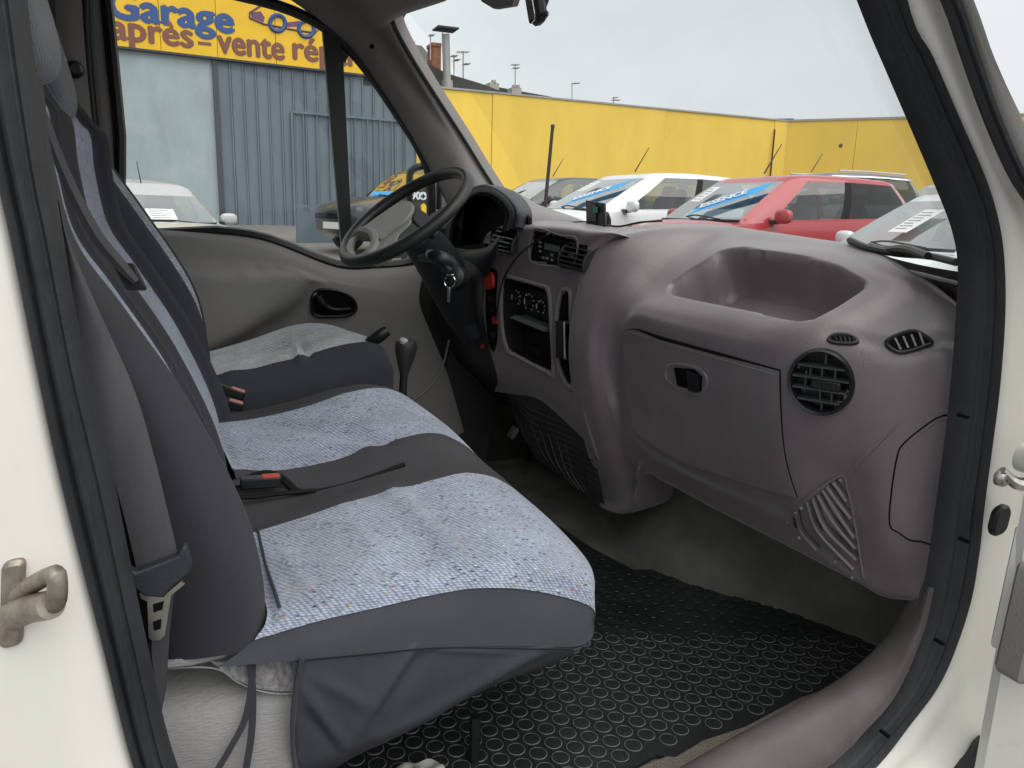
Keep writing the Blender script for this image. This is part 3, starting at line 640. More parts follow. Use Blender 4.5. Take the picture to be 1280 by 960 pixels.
POCK = [(700, 368), (707, 362), (713, 366), (714, 400), (717, 440), (718, 478), (713, 484), (705, 474), (697, 450), (695, 410)]
HAZ = [(610, 340), (618, 336), (622, 345), (620, 380), (622, 420), (617, 440), (610, 420), (608, 380)]
cut = K.inside(RADIO) | K.inside(CLIM) | K.inside(POCK) | K.inside([(613, 283), (648, 287), (642, 318), (612, 314)]) | K.inside([(697, 301), (736, 306), (731, 340), (696, 332)])
K.build('centre_stack', m_dash, van, cut=cut, ang=75)
stack = bpy.data.objects['centre_stack']
def well(poly, depth, name, rim=.004, rm=None, dd=(1, 0, .0)):
    pts = [K.at(a, b, .0005)[0] for a, b in poly]; pts = list(spline(pts, 4, True)); d = A(*dd)*depth
    mb = MB(); c = np.mean(pts, axis=0)
    g = np.array([pts, [p+d*.5+(c-p)*.02 for p in pts], [p+d+(c-p)*.06 for p in pts], [p*.02+c*.98+d for p in pts]]); mb.grid(g, closed=True)
    o = mb.build(name, m_blackm, van, ang=50)
    mb = MB(); mb.tube(pts, rim, 7, closed=True); mb.build('bezel', rm or m_dash, o)
    return o
radio_w = well(RADIO, .022, 'radio', .0022)
clim = well(CLIM, .05, 'climate_panel', .0055)
pock = well(POCK, .035, 'oval_pocket', .0055)
# radio face
def kp(a, b, d): return Q(a, b, d)
mb = MB(); mb.prism([kp(a, b, .012) for a, b in [(671, 300), (704, 308), (722, 312), (714, 337), (693, 331), (667, 325)]], (.01, 0, 0)); mb.build('radio_face', m_black, radio_w)
mb = MB(); mb.prism([kp(a, b, .0105) for a, b in [(681, 304), (699, 308), (698, 315), (680, 311)]], (.004, 0, 0)); mb.build('radio_display', m_green, radio_w)
for a, b in ((675, 303), (675, 308), (675, 314), (674, 321), (679, 322), (684, 323), (690, 319), (690, 325), (703, 314), (703, 321)):
    mb = MB(); q = kp(a, b, .009); mb.rbox(q, (.0045, .003, .0015), .001, (nrm(kp(700, 320, 0)-kp(670, 313, 0)), A(0, 0, 1), A(-1, 0, 0))); mb.build('radio_button', m_silver if b != 321 else m_black, radio_w)
# climate control face: three dials with white marks, shelf, lower bay
mb = MB(); mb.prism([kp(a, b, .030) for a, b in [(636, 354), (686, 368), (686, 402), (640, 390)]], (.01, 0, 0)); mb.build('climate_face', m_black, clim)
axk = nrm(kp(680, 380, 0)-kp(645, 370, 0))
for a, b, r in ((646, 372, .015), (662, 378, .017), (677, 384, .013)):
    q = kp(a, b, .028); mb = MB(); mb.lathe(q, A(-1, 0, 0), [(r*.8, 0), (r*.72, .012), (r*.5, .014)], 14); dl = mb.build('dial', m_black, clim)
    for t in range(9):
        an = R(-140+35*t); w = q+axk*math.sin(an)*r*1.28+A(0, 0, 1)*math.cos(an)*r*1.28+A(-.002, 0, 0)
        mb = MB(); mb.box(w, (.0012 if t % 3 else .0024, .0012, .0022), None); mb.build('dial_mark', m_wmark, clim)
    mb = MB(); mb.box(q+A(-.015, 0, .003), (.001, .0013, r*.45)); mb.build('dial_pointer', m_wmark, clim)
mb = MB(); mb.prism([kp(a, b, .004) for a, b in [(637, 397), (643, 394), (684, 410), (681, 415)]], (.035, 0, 0)); mb.build('shelf', m_green, clim)
mb = MB(); mb.prism([kp(a, b, .030) for a, b in [(646, 425), (672, 437), (674, 450), (648, 438)]], (.006, 0, 0)); mb.build('ashtray', m_black, clim)
# cup clip in the oval pocket
for pl in ([(693, 401), (706, 402), (707, 405), (694, 404)], [(694, 444), (707, 447), (707, 450), (694, 447)]):
    mb = MB(); mb.prism([kp(a, b, -.012) for a, b in pl], (.03, 0, 0)); mb.build('clip_end', m_blue, pock)
mb = MB(); mb.prism([kp(a, b, -.014) for a, b in [(694, 401), (704, 402), (705, 448), (695, 445)]], (.004, 0, 0)); mb.build('clip_face', m_black, pock)
mb = MB(); mb.tube([kp(705, 402, -.015), kp(706, 448, -.015)], .0022, 6); mb.build('clip_rail', m_silver, pock)
# switch strip with red hazard switch
def kplate(poly, off, th, name, m, par, sub=3):
    pts = [K.at(a, b, off)[0] for a, b in poly]; pts = list(spline(pts, sub, True)) if sub else pts; mb = MB(); mb.prism(pts, (th, 0, 0)); return mb.build(name, m, par)
sw = kplate(HAZ, .002, .01, 'switch_strip', m_pit, van)
kplate([(611, 342), (617, 341), (619, 350), (618, 360), (611, 361), (609, 352)], .010, .012, 'hazard_switch', m_red, sw)
kplate([(617, 396), (621, 396), (622, 404), (618, 405)], .006, .008, 'heater_switch', m_red, sw, 0)
for a, b in ((614, 374), (616, 387), (617, 418)): kplate([(a-2, b-4), (a+3, b-3), (a+3, b+4), (a-2, b+3)], .005, .006, 'switch', m_black, sw, 0)
# two square vents with rolled tops
def sqvent(poly, name, ex):
    """poly: TL, TR, BR, BL pixels of the face"""
    tl, tr, br, bl = [Q(a, b, -.010) for a, b in poly]; xr = nrm(tr-tl); w = np.linalg.norm(tr-tl); h = tl[2]-bl[2]
    prof = [(0, 0), (.000, .25), (.004, .5), (.014, .75), (.032, .95), (.055, 1.06), (.085, 1.10)]
    def pt(s, t): x, k = prof[t] if isinstance(t, int) else (0, 0); return bl*(1-s)+br*s+A(x*ex, 0, h*k)
    def pf(s, k, off=0):
        ks = [q[1] for q in prof]; x = np.interp(k, ks, [q[0] for q in prof]); return bl*(1-s)+br*s+A(x*ex+off, 0, h*k)
    mb = MB(); 
    back = np.array([[pf(s, k, .012) for s in np.linspace(0, 1, 4)] for k in np.linspace(0, 1.1, 8)]); mb.grid(back)
    o = mb.build(name, m_pit, van)
    for s in (0, 1):
        mb = MB(); mb.tube([pf(s, k, -.001) for k in np.linspace(0, 1.1, 12)], .0042, 7); mb.build('vent_cheek', m_black, o)
        mb = MB(); mb.prism([pf(s, k, -.001) for k in np.linspace(0, 1.1, 12)]+[pf(s, k, .03) for k in np.linspace(1.1, 0, 12)], xr*(.002 if s else -.002)); mb.build('vent_side', m_black, o)
    mb = MB(); mb.tube([pf(0, 0), pf(1, 0)], .0045, 7); mb.build('vent_sill', m_black, o)
    for k in (.20, .40, .60, .80, .97):
        mb = MB(); mb.box((pf(0, k, .002)+pf(1, k, .002))/2, (w*.5, .008, .0016), (xr, nrm(A(1, 0, -.15)), nrm(np.cross(xr, nrm(A(1, 0, -.15)))))); mb.build('slat', m_slat, o)
    for k, s in ((.5, .5), (.9, .3), (.9, .7)):
        mb = MB(); mb.box(pf(s, k, -.004), (.007, .003, .003), (xr, A(1, 0, 0), A(0, 0, 1))); mb.build('vent_tab', m_blue, o)
sqvent([(620, 284), (645, 289), (640, 316), (615, 311)], 'dash_vent', .9)
sqvent([(703, 302), (733, 308), (729, 338), (698, 330)], 'dash_vent', .9)
# net pocket below the stack
NP = [[(628, 462), (648, 520), (672, 568), (695, 592)], [(660, 474), (680, 540), (705, 590), (722, 612)], [(700, 492), (718, 555), (735, 605), (742, 622)], [(735, 508), (742, 560), (752, 612), (756, 632)]]
N_ = Surf([[Q(a, b, .02+.012*j) for j, (a, b) in enumerate(c)] for c in NP], 10, 10); pk = N_.build('net_pocket', m_trimdk, van)
mb = MB(); mb.tube([N_.at(a, b, .003)[0] for a, b in [(629, 463), (660, 476), (700, 495), (722, 505), (727, 518)]], .003, 6, sub=4); mb.build('pocket_edge', m_trim, pk)
for t in range(9):
    f = t/9; a0 = (634+12*f, 480+50*f); a1 = (694+20*f, 512+70*f); a2 = (745+6*f, 545+75*f)
    mb = MB(); mb.tube([N_.at(a, b, .004)[0] for a, b in [a0, (a0[0]*.5+a1[0]*.5-4, a0[1]*.5+a1[1]*.5+12+22*f), (a1[0], a1[1]+12), a2]], .0016, 5, sub=4); mb.build('elastic_cord', m_black, pk)
for t in range(9):
    f = t/9; mb = MB(); mb.tube([N_.at(645+95*f, 520+50*f, .005)[0], N_.at(665+80*f, 560+50*f, .005)[0], N_.at(695+55*f, 592+32*f, .005)[0]], .0014, 5, sub=3); mb.build('elastic_cord', m_black, pk)
# --- knee panel and dash body on the driver's side
mb = MB(); mb.box((.35, 2.50, .64), (1.0, .012, .34)); mb.build('door_skin', m_white, van)
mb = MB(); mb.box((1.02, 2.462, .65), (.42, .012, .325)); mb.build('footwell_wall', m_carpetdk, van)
g = [[P(520, 330, X=.64), P(530, 392, X=.68), P(557, 446, X=.76), P(590, 470, X=.86), P(600, 500, X=1.0)],
     [P(545, 318, X=.72), P(558, 380, X=.72), P(575, 430, X=.76), P(600, 468, X=.80), P(620, 505, X=.98)],
     [P(590, 312, X=.73), P(592, 372, X=.72), P(600, 425, X=.76), P(615, 468, X=.79), P(645, 510, X=.95)],
     [P(618, 312, X=.76), P(610, 372, X=.755), P(612, 425, X=.765), P(628, 470, X=.78), P(660, 515, X=.92)]]
kn = Surf(g, 8, 8); kn.build('knee_panel', m_trimdk, van)
g = [[P(515, 300, X=.78), P(513, 345, X=.79), P(530, 395, X=.82), P(560, 445, X=.86)], [P(545, 290, X=.74), P(545, 345, X=.76), P(555, 400, X=.79), P(580, 455, X=.83)]]
mb = MB(); mb.rbox(kn.at(606, 432, .006)[0], (.006, .008, .006), .004, (A(0, 1, 0), A(0, 0, 1), A(-1, 0, 0))); mb.build('fuse_knob', m_red, van)
# footwell filler and pedals
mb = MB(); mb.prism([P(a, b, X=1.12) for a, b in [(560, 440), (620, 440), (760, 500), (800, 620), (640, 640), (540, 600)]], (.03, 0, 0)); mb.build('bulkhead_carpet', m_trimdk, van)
for a, b, xx in ((616, 520, .95), (641, 541, .97), (664, 571, 1.0)):
    q = P(a, b, X=xx); mb = MB(); mb.rbox(q, (.024, .022, .008), .008, (A(0, 1, 0), nrm(A(.5, 0, .8)), nrm(A(-.8, 0, .5)))); o = mb.build('pedal', m_vinyl if a < 660 else m_black, van)
    mb = MB(); mb.tube([q+A(.01, 0, .0), q+A(.07, 0, .12), q+A(.10, 0, .26)], .008, 7, sub=3); mb.build('pedal_arm', m_black, o)
# --- instrument hood: front, middle and back arches
f0 = [(553, 312), (557, 280), (572, 251), (597, 235), (622, 240), (642, 262), (640, 286)]
f1 = [(580, 312), (590, 270), (605, 246), (629, 236), (652, 244), (668, 264), (668, 292)]
f2 = [(620, 300), (625, 275), (640, 256), (663, 253), (682, 260), (697, 270), (700, 286)]
f3 = [(660, 300), (662, 284), (690, 270), (712, 270), (725, 274), (735, 280), (735, 288)]
in0 = [(568, 308), (570, 280), (582, 257), (599, 246), (616, 249), (631, 268), (626, 292)]
ax_ = lambda pts, X_: [P(a, b, X=X_) for a, b in pts]
mid = [(560, 312), (562, 278), (577, 247), (602, 231), (628, 237), (650, 260), (650, 284)]
hn = [ax_(in0, .80), ax_(in0, .735), ax_([((a[0]+b[0])/2, (a[1]+b[1])/2) for a, b in zip(in0, f0)], .722), ax_(f0, .728), ax_(mid, .75), ax_(f1, .86), ax_(f2, 1.02), ax_(f3, 1.16)]
H_ = Surf(hn, 6, 10)
na = 6*4
hood = H_.build('instrument_hood', [m_blue, m_dash, m_pit], van, fm=lambda i, j: 2 if i < 12 else (0 if i < 29 else 1), ang=80)
mb = MB(); mb.prism([P(a, b, X=.79) for a, b in [(545, 335), (556, 280), (573, 252), (600, 240), (628, 245), (660, 272), (668, 335)]], (.01, 0, 0)); mb.build('gauge_cluster', m_pit, hood)
g = [[P(556, 306, X=.74), P(557, 318, X=.735), P(566, 338, X=.75)], [P(585, 312, X=.73), P(585, 322, X=.722), P(590, 345, X=.74)], [P(610, 308, X=.72), P(611, 318, X=.715), P(608, 345, X=.735)], [P(624, 294, X=.725), P(624, 302, X=.72), P(616, 330, X=.74)]]
Surf(g, 6, 4).build('hood_lip', m_blue, hood)
mb = MB(); mb.prism([P(a, b, X=.735) for a, b in [(552, 310), (606, 304), (604, 340), (552, 340)]], (.06, 0, 0)); mb.build('hood_base', m_pit, hood)
# far end of the dash between hood and door, and dash top in front of the hood
g = [[P(505, 332, X=.80), P(520, 290, X=.84), P(545, 262, X=.94), P(575, 252, X=1.04)], [P(535, 325, X=.80), P(545, 290, X=.84), P(566, 262, X=.94), P(594, 252, X=1.06)], [P(556, 325, X=.82), P(560, 295, X=.85), P(585, 268, X=.96), P(620, 258, X=1.08)]]
Surf(g, 6, 6).build('dash_end', m_trimdk, van)
g = [[A(.95, 2.46, 1.10), A(.95, 2.2, 1.13), A(.95, 1.8, 1.13), A(.98, 1.5, 1.08)], [A(1.1, 2.46, 1.16), A(1.1, 2.2, 1.165), A(1.1, 1.8, 1.165), A(1.1, 1.5, 1.12)], [A(1.22, 2.46, 1.17), A(1.22, 2.2, 1.17), A(1.22, 1.8, 1.165), A(1.22, 1.5, 1.13)]]
Surf(g, 5, 5).build('dash_top', m_dash, van)
# --- steering wheel
TL_, TU_ = R(52), R(15)
pn = A(-math.cos(TL_)*math.cos(TU_), -math.cos(TL_)*math.sin(TU_), math.sin(TL_)); pc = A(.482, 1.941, 1.192)
pe1 = nrm(np.cross(A(0, 0, 1), pn)); pe2 = np.cross(pn, pe1)
sw_ = MB(); sw_.tube([pc+.182*(math.cos(t)*pe1+math.sin(t)*pe2) for t in np.linspace(0, 2*math.pi, 64, endpoint=False)], .0155, 12, closed=True)
wheel = sw_.build('steering_wheel', m_wheel, van)
def WP(a, b, off=0.0): return PP(a, b, pc+pn*off, pn)
def wslab(poly, off, th, name, m, sub=4, bev=.004):
    pts = [WP(a, b, off) for a, b in poly]; pts = list(spline(pts, sub, True)) if sub else pts
    mb = MB(); mb.prism(pts, -pn*th); return mb.build(name, m, wheel, bev=bev, ang=30)
wslab([(444, 290), (458, 280), (476, 267), (498, 253), (512, 251), (516, 260), (505, 275), (484, 291), (473, 299), (466, 290), (455, 287)], .004, .03, 'hub_pad', m_hub, 4)
wslab([(474, 301), (488, 291), (510, 273), (512, 279), (498, 292), (494, 302), (484, 314), (464, 325), (470, 312)], -.002, .025, 'hub_lower', m_hub, 3)
wslab([(515, 257), (527, 262), (540, 272), (543, 278), (531, 287), (516, 274)], -.004, .03, 'hub_insert', m_blue, 3)
wslab([(513, 277), (526, 289), (505, 303), (496, 299), (499, 290)], -.006, .03, 'hub_insert', m_blue, 3)
wslab([(536, 270), (548, 262), (566, 250), (572, 250), (560, 268), (545, 282)], -.012, .02, 'spoke', m_wheel, 3)
mb = MB(); hole = [(436, 312), (441, 297), (452, 290), (464, 291), (470, 300), (467, 312), (456, 322), (442, 325)]
mb.tube([WP(a, b, -.003) for a, b in hole], [.0135]*32, 8, closed=True, sub=4); mb.build('hub_ring', m_hub, wheel)
mb = MB(); mb.tube([WP(a, b, .0) for a, b in [(492, 268), (497, 262), (503, 261), (500, 266), (495, 271)]], .0016, 5, sub=3); mb.build('hub_emblem', m_chrome, wheel)
# column shroud, stalks, ignition lock
mb = MB(); mb.tube([pc-pn*.02, pc-pn*.07, P(548, 328, X=.60), P(562, 356, X=.655), P(580, 392, X=.72), P(596, 420, X=.76)], [.035, .05, .062, .062, .058, .045], 16, sub=5); col_ = mb.build('column_shroud', m_blue, van)
mb = MB(); mb.tube([P(562, 330, X=.55), P(548, 322, X=.52), P(530, 321, X=.50)], [.02, .017, .012], 10, sub=4); mb.tube([P(528, 322, X=.50), P(538, 318, X=.505)], .013, 10); mb.build('wiper_stalk', m_black, col_)
mb = MB(); mb.tube([P(570, 345, X=.60), P(561, 332, X=.55), P(552, 325, X=.53)], [.022, .022, .012], 10, sub=4); mb.build('stalk_pod', m_blue, col_)
qk = P(567, 346, X=.56); kn_ = nrm(EYE-qk+A(-.6, 0, .2)); mb = MB(); mb.lathe(qk+kn_*.0, kn_, [(.030, -.04), (.027, .004), (.018, .010), (.012, .011)], 16); mb.build('ignition_lock', m_black, col_)
kr = thing('key', 'steel key with a wire ring hanging from the ignition lock under the steering wheel', 'key', tuple(qk))
mb = MB(); mb.rbox(qk+kn_*.026+A(0, 0, .002), (.010, .008, .0016), .004, (nrm(np.cross(A(0, 0, 1), kn_)), kn_, A(0, 0, 1))); mb.build('key_bow', m_chrome, kr)
e_ = nrm(np.cross(A(0, 0, 1), kn_)); mb = MB(); mb.tube([qk+kn_*.034+A(0, 0, -.014)+.015*(math.cos(t)*nrm(e_+kn_*.3)+math.sin(t)*A(0, 0, 1)) for t in np.linspace(0, 6.28, 20, endpoint=False)], .0013, 6, closed=True); mb.build('key_ring', m_chrome, kr)
mb = MB(); mb.rbox(qk+kn_*.034+A(-.002, 0, -.046), (.0032, .018, .0012), .002, (e_, A(0, 0, 1), kn_)); mb.build('key_blade', m_chrome, kr)
# gear lever, hand brake
gk = P(505, 437, Y=1.68)
mb = MB(); mb.lathe(gk-A(0, 0, .052), A(.08, 0, 1), [(.006, -.02), (.011, 0), (.017, .02), (.024, .045), (.026, .06), (.022, .072), (.010, .078)], 16); gl = mb.build('gear_knob', m_wheel, van)
mb = MB(); mb.lathe(gk+A(-.004, -.012, .020), A(.1, -.5, 1), [(.010, 0), (.009, .006), (.003, .008)], 12); mb.build('knob_cap', m_silver, gl)
mb = MB(); mb.tube([gk-A(0, 0, .05), gk-A(.005, 0, .15), gk-A(.0, 0, .32), gk-A(-.01, 0, .62)], [.009, .010, .022, .06], 10, sub=3); mb.build('gear_lever', m_black, van)
mb = MB(); mb.tube([P(484, 413, Y=1.85), P(476, 418, Y=1.85), P(464, 428, Y=1.86), P(455, 440, Y=1.88)], [.014, .017, .016, .013], 10, sub=4); mb.build('hand_brake', m_black, van)
# antenna outside on the driver's wing
mb = MB(); mb.tube([P(679, 290, X=1.75), P(681, 262, X=1.75), P(686, 210, X=1.75), P(691, 156, X=1.75)], [.011, .0105, .010, .009], 8, sub=2); mb.lathe(P(691, 157, X=1.75), A(0, 0, 1), [(.011, -.012), (.012, .0), (.008, .006)], 8); mb.build('antenna', m_trimdk, van)
# cowl, wipers and bonnet outside the windscreen
g = [[A(1.12, .74, 1.03), A(1.30, .72, 1.00), A(1.6, .75, .93), A(1.9, .85, .82), A(2.05, .95, .55)], [A(1.24, 1.0, 1.085), A(1.40, 1.0, 1.03), A(1.7, 1.0, .96), A(2.0, 1.05, .85), A(2.15, 1.1, .55)], [A(1.31, 1.6, 1.11), A(1.48, 1.6, 1.05), A(1.8, 1.6, .98), A(2.1, 1.6, .87), A(2.25, 1.6, .55)], [A(1.25, 2.2, 1.12), A(1.42, 2.2, 1.05), A(1.7, 2.2, .96), A(2.0, 2.15, .85), A(2.15, 2.1, .55)], [A(1.05, 2.5, 1.12), A(1.2, 2.52, 1.03), A(1.5, 2.45, .93), A(1.8, 2.35, .82), A(1.95, 2.25, .55)]]
sf = Surf(g, 5, 5); sf.build('bonnet', m_white, van)
wc = []
for q in (((1060, 303), (1100, 318), (1150, 331), (1206, 341)), ((1060, 312), (1100, 330), (1150, 348), (1206, 362)), ((1060, 330), (1100, 350), (1160, 385), (1206, 402))):
    wc.append([P(a, b, Y=y) for (a, b), y in zip(q, (1.15, 1.02, .90, .80))])
sf = Surf(wc, 6, 6); sf.build('cowl', m_black, van)
cw = bpy.data.objects['cowl']
for t in range(22):
    x = 1140+3.0*t; mb = MB(); mb.tube([sf.at(x, 337+.24*(x-1140), .003)[0], sf.at(x+6, 343+.24*(x-1140), .003)[0]], .0012, 4); mb.build('grille_bar', m_silver, cw)
for pl in ([(1062, 302), (1085, 312), (1120, 319), (1160, 322), (1195, 330)], [(1088, 309), (1105, 314), (1130, 312), (1160, 322)]):
    mb = MB(); mb.tube([P(a, b-2, Y=y) for (a, b), y in zip(pl, np.linspace(1.14, .84, len(pl)))], .006, 7, sub=3); wa = mb.build('wiper', m_black, van)
# driver's door mirror: open black frame, its reflection built as a board beyond
mb = MB(); dm = [(512, 262), (512, 222), (516, 212), (526, 208), (548, 208), (548, 262)]
mb.tube([P(a, b, Y=2.62) for a, b in dm], .012, 8, sub=4); drm = mb.build('door_mirror', m_black, van)

# ================================================================== open passenger door at the right edge, hinge, striker, belt
od = nrm(A(.50, -.87, 0)); on = A(.87, .50, 0)
def OD(s, t, z): return A(.93, .60, 0)+od*s+on*t+A(0, 0, z)
mb = MB(); mb.rbox((OD(.42, .02, .95)), (.42, .62, .018), .05, (od, A(0, 0, 1), on)); door = mb.build('passenger_door', m_white, van)
mb = MB(); mb.rbox(P(1292, 775, Y=.56), (.028, .075, .02), .01, (A(1, 0, 0), nrm(A(.06, 0, 1)), A(0, 1, 0))); mb.build('door_trim', m_trim, door)
mb = MB(); mb.rbox(P(1277, 735, Y=.60), (.022, .085, .012), .006, (A(1, 0, 0), nrm(A(.05, 0, 1)), A(0, 1, 0))); mb.build('hinge_plate', m_white, van)
mb = MB(); mb.rbox(P(1285, 855, Y=.61), (.026, .06, .012), .006, (A(1, 0, 0), nrm(A(.05, 0, 1)), A(0, 1, 0))); mb.build('hinge_plate', m_white, van)
hb = P(1249, 596, Y=.66); mb = MB(); mb.lathe(hb, A(0, -1, 0), [(.012, 0), (.0115, .008), (.008, .012), (.0035, .012), (.003, .008)], 14); hg = mb.build('hinge_bolt', m_steel, van)
mb = MB(); mb.tube([P(1252, 588, Y=.655), P(1264, 600, Y=.65), P(1275, 605, Y=.645), P(1300, 606, Y=.64)], [.006, .007, .009, .011], 8, sub=3); mb.build('hinge_arm', m_steel, hg)
mb = MB(); mb.lathe(P(1287, 574, Y=.65), A(0, -1, 0), [(.02, -.01), (.02, .012), (.015, .016)], 14); mb.build('hinge_boss', m_white, van)
mb = MB(); mb.rbox(P(1249, 650, Y=.672), (.0155, .0225, .006), .015, (A(1, 0, .0), nrm(A(.12, 0, 1)), A(0, -1, 0)), n=8); mb.build('rubber_plug', m_black, van)
mb = MB(); mb.tube([P(1185, 985, Y=.655), P(1215, 955, Y=.65), P(1232, 932, Y=.65), P(1246, 940, Y=.645), P(1280, 945, Y=.63)], [.016, .014, .015, .012, .012], 8, sub=4); ck = mb.build('check_strap', m_black, van)
mb = MB(); mb.lathe(P(1232, 936, Y=.634), A(0, -1, 0), [(.006, 0), (.005, .004), (.002, .005)], 10); mb.build('strap_bolt', m_steel, ck)
# striker on the rear pillar
st0 = P(16, 750, Y=.695)
mb = MB(); mb.rbox(P(17, 752, Y=.684), (.0085, .038, .008), .006, (nrm(A(1, 0, .12)), nrm(A(.12, 0, 1)), A(0, -1, 0))); sk = mb.build('striker_plate', m_strik, van)
mb = MB(); mb.tube([P(18, 768, Y=.680), P(40, 760, Y=.655), P(64, 756, Y=.630)], [.0125, .0115, .011], 14); mb.build('striker_pin', m_strik, sk)
mb = MB(); mb.tube([P(22, 744, Y=.678), P(44, 729, Y=.655), P(66, 718, Y=.634), P(71, 722, Y=.630), P(71, 750, Y=.630), P(62, 760, Y=.636)], .0072, 10, sub=3); mb.build('striker_loop', m_strik, sk)
# belt
bl = [((72, 250), (74, 250)), ((80, 300), (86, 300)), ((94, 390), (120, 380)), ((112, 487), (166, 482)), ((134, 570), (190, 560)), ((155, 645), (210, 640)), ((172, 716), (224, 700))]
by = [.84, .83, .82, .805, .795, .79, .79]
g = [[P(*a, Y=y+.003), P((a[0]*2+b[0])/3, (a[1]*2+b[1])/3, Y=y), P((a[0]+2*b[0])/3, (a[1]+2*b[1])/3, Y=y-.001), P(*b, Y=y+.001)] for (a, b), y in zip(bl, by)]
sfb = Surf(g, 6, 5); belt = sfb.build('seat_belt', m_belt, van)
for q in belt.data.polygons: pass
TGp = [(160, 712), (170, 716), (222, 696), (228, 683), (234, 684), (240, 705), (238, 716), (215, 735), (205, 748), (180, 746), (170, 738), (164, 730)]
mb = MB(); mb.prism(Y(TGp, .775), (0, .014, 0)); mb.build('belt_tongue', m_blue, belt, bev=.003, ang=30)
mb = MB(); mb.prism(Y([(174, 741), (186, 745), (206, 744), (226, 727), (231, 730), (214, 744), (206, 794), (200, 800), (190, 801), (186, 797), (184, 752), (176, 748)], .781), (0, .003, 0)); tp = mb.build('tongue_plate', m_steel, belt)
for pl in ([(191, 778), (202, 774), (201, 786), (192, 789)], [(191, 756), (205, 752), (203, 762), (192, 766)]):
    mb = MB(); mb.prism(Y(pl, .780), (0, .003, 0)); mb.build('tongue_slot', m_pit, belt)
mb = MB(); mb.prism(Y([(188, 742), (218, 738), (212, 790), (208, 860), (200, 900), (190, 820)], .815), (0, .003, 0)); mb.build('belt_lower', m_belt, belt)

# ================================================================== seats
def ridge(S_, segs, f=1.9):
    """soft cloth folds: (x0, y0, x1, y1, half width px, height m)"""
    acc = np.zeros(S_.px.shape)
    for x0, y0, x1, y1, w, h in segs:
        dx, dy = x1-x0, y1-y0; l2 = dx*dx+dy*dy; t = np.clip(((S_.px-x0)*dx+(S_.py-y0)*dy)/l2, 0, 1)
        d = np.hypot(S_.px-x0-t*dx, S_.py-y0-t*dy); acc += f*h*np.exp(-(d/w)**2)*(.35+.65*np.sin(math.pi*np.clip(t*.9+.05, 0, 1)))
    S_.g = S_.g+S_.N*acc[..., None]; S_.upd()
bench = thing('bench_seat', 'double passenger seat under a blue patterned cover with dark grey sides, nearest the open door', 'seat', (.2, 1.25, .345))
TS = [(.895, [(318, 800), (400, 776), (470, 760), (540, 744), (600, 735), (670, 739), (736, 757), (743, 780), (735, 812)]),
 (.93, [(334, 770), (400, 745), (470, 725), (540, 710), (610, 699), (680, 700), (734, 716), (742, 742), (737, 770)]),
 (1.06, [(322, 720), (395, 690), (470, 668), (540, 650), (620, 640), (682, 652), (722, 685), (737, 712), (736, 745)]),
 (1.20, [(312, 667), (380, 646), (450, 622), (520, 604), (592, 590), (632, 604), (662, 628), (682, 652), (690, 700)]),
 (1.225, [(310, 660), (378, 638), (448, 615), (515, 598), (586, 588), (626, 601), (656, 624), (676, 648), (685, 696)]),
 (1.29, [(300, 630), (370, 621), (440, 602), (510, 582), (570, 571), (608, 583), (640, 608), (658, 634), (668, 680)]),
 (1.345, [(294, 594), (350, 597), (420, 586), (490, 561), (548, 549), (585, 561), (617, 588), (636, 616), (645, 660)]),
 (1.37, [(290, 585), (345, 588), (415, 576), (482, 553), (540, 541), (578, 554), (608, 580), (628, 606), (636, 650)]),
 (1.48, [(277, 557), (340, 553), (405, 538), (468, 519), (520, 512), (556, 530), (588, 563), (602, 585), (608, 630)]),
 (1.60, [(262, 530), (320, 523), (380, 509), (434, 491), (478, 485), (512, 498), (545, 530), (560, 555), (566, 600)]),
 (1.625, [(260, 526), (318, 519), (376, 504), (428, 487), (472, 482), (506, 495), (538, 527), (552, 552), (558, 600)]),
 (1.68, [(258, 522), (312, 516), (368, 504), (418, 490), (458, 486), (492, 500), (522, 532), (536, 556), (540, 600)])]
net = [[P(a, b, Y=y) for a, b in q] for y, q in TS]
net = [[p for p in q] for q in net]
net.append([p+A(0, .02, -.10) for p in net[-1]])
C_ = Surf(net, 8, 10)
ridge(C_, [(490, 612, 575, 700, 9, .006), (520, 612, 600, 690, 7, -.003), (330, 700, 420, 705, 10, .004), (345, 770, 470, 700, 12, .005), (400, 735, 540, 690, 10, -.003), (440, 660, 520, 735, 8, .003), (600, 640, 640, 720, 14, .003), (318, 690, 345, 785, 5, -.005), (350, 690, 400, 755, 7, .003),
 (270, 545, 360, 545, 8, .004), (355, 533, 480, 552, 8, -.006), (370, 545, 470, 562, 7, .005), (310, 560, 400, 570, 8, .003), (430, 500, 470, 540, 8, .002), (272, 535, 297, 584, 4, -.004), (440, 625, 560, 600, 6, -.002), (560, 560, 610, 590, 10, -.003)])
seat_uv = np.dstack([C_.g[..., 0], C_.g[..., 1]*.9+C_.g[..., 2]*.6]).reshape(-1, 2)
rg = lambda i: (i < 8*3) or (8*7 <= i < 8*9)
fmC = lambda i, j: 0 if rg(i) else 1
for ln in ([(322, 661), (325, 675), (329, 692), (334, 710), (340, 728), (346, 746), (350, 760)],):
    mb = MB(); mb.tube([C_.at(a, b, .0008)[0] for a, b in ln], .0022, 6, sub=3); mb.build('cover_seam', m_cover, bench)
C_.build('seat_cushion', [m_weave, m_cover2], bench, fm=fmC, uv=seat_uv, ang=70)
cush = bpy.data.objects['seat_cushion']
mb = MB(); mb.box((.17, 1.30, .52), (.22, .30, .05)); mb.build('seat_pan', m_blackm, bench)
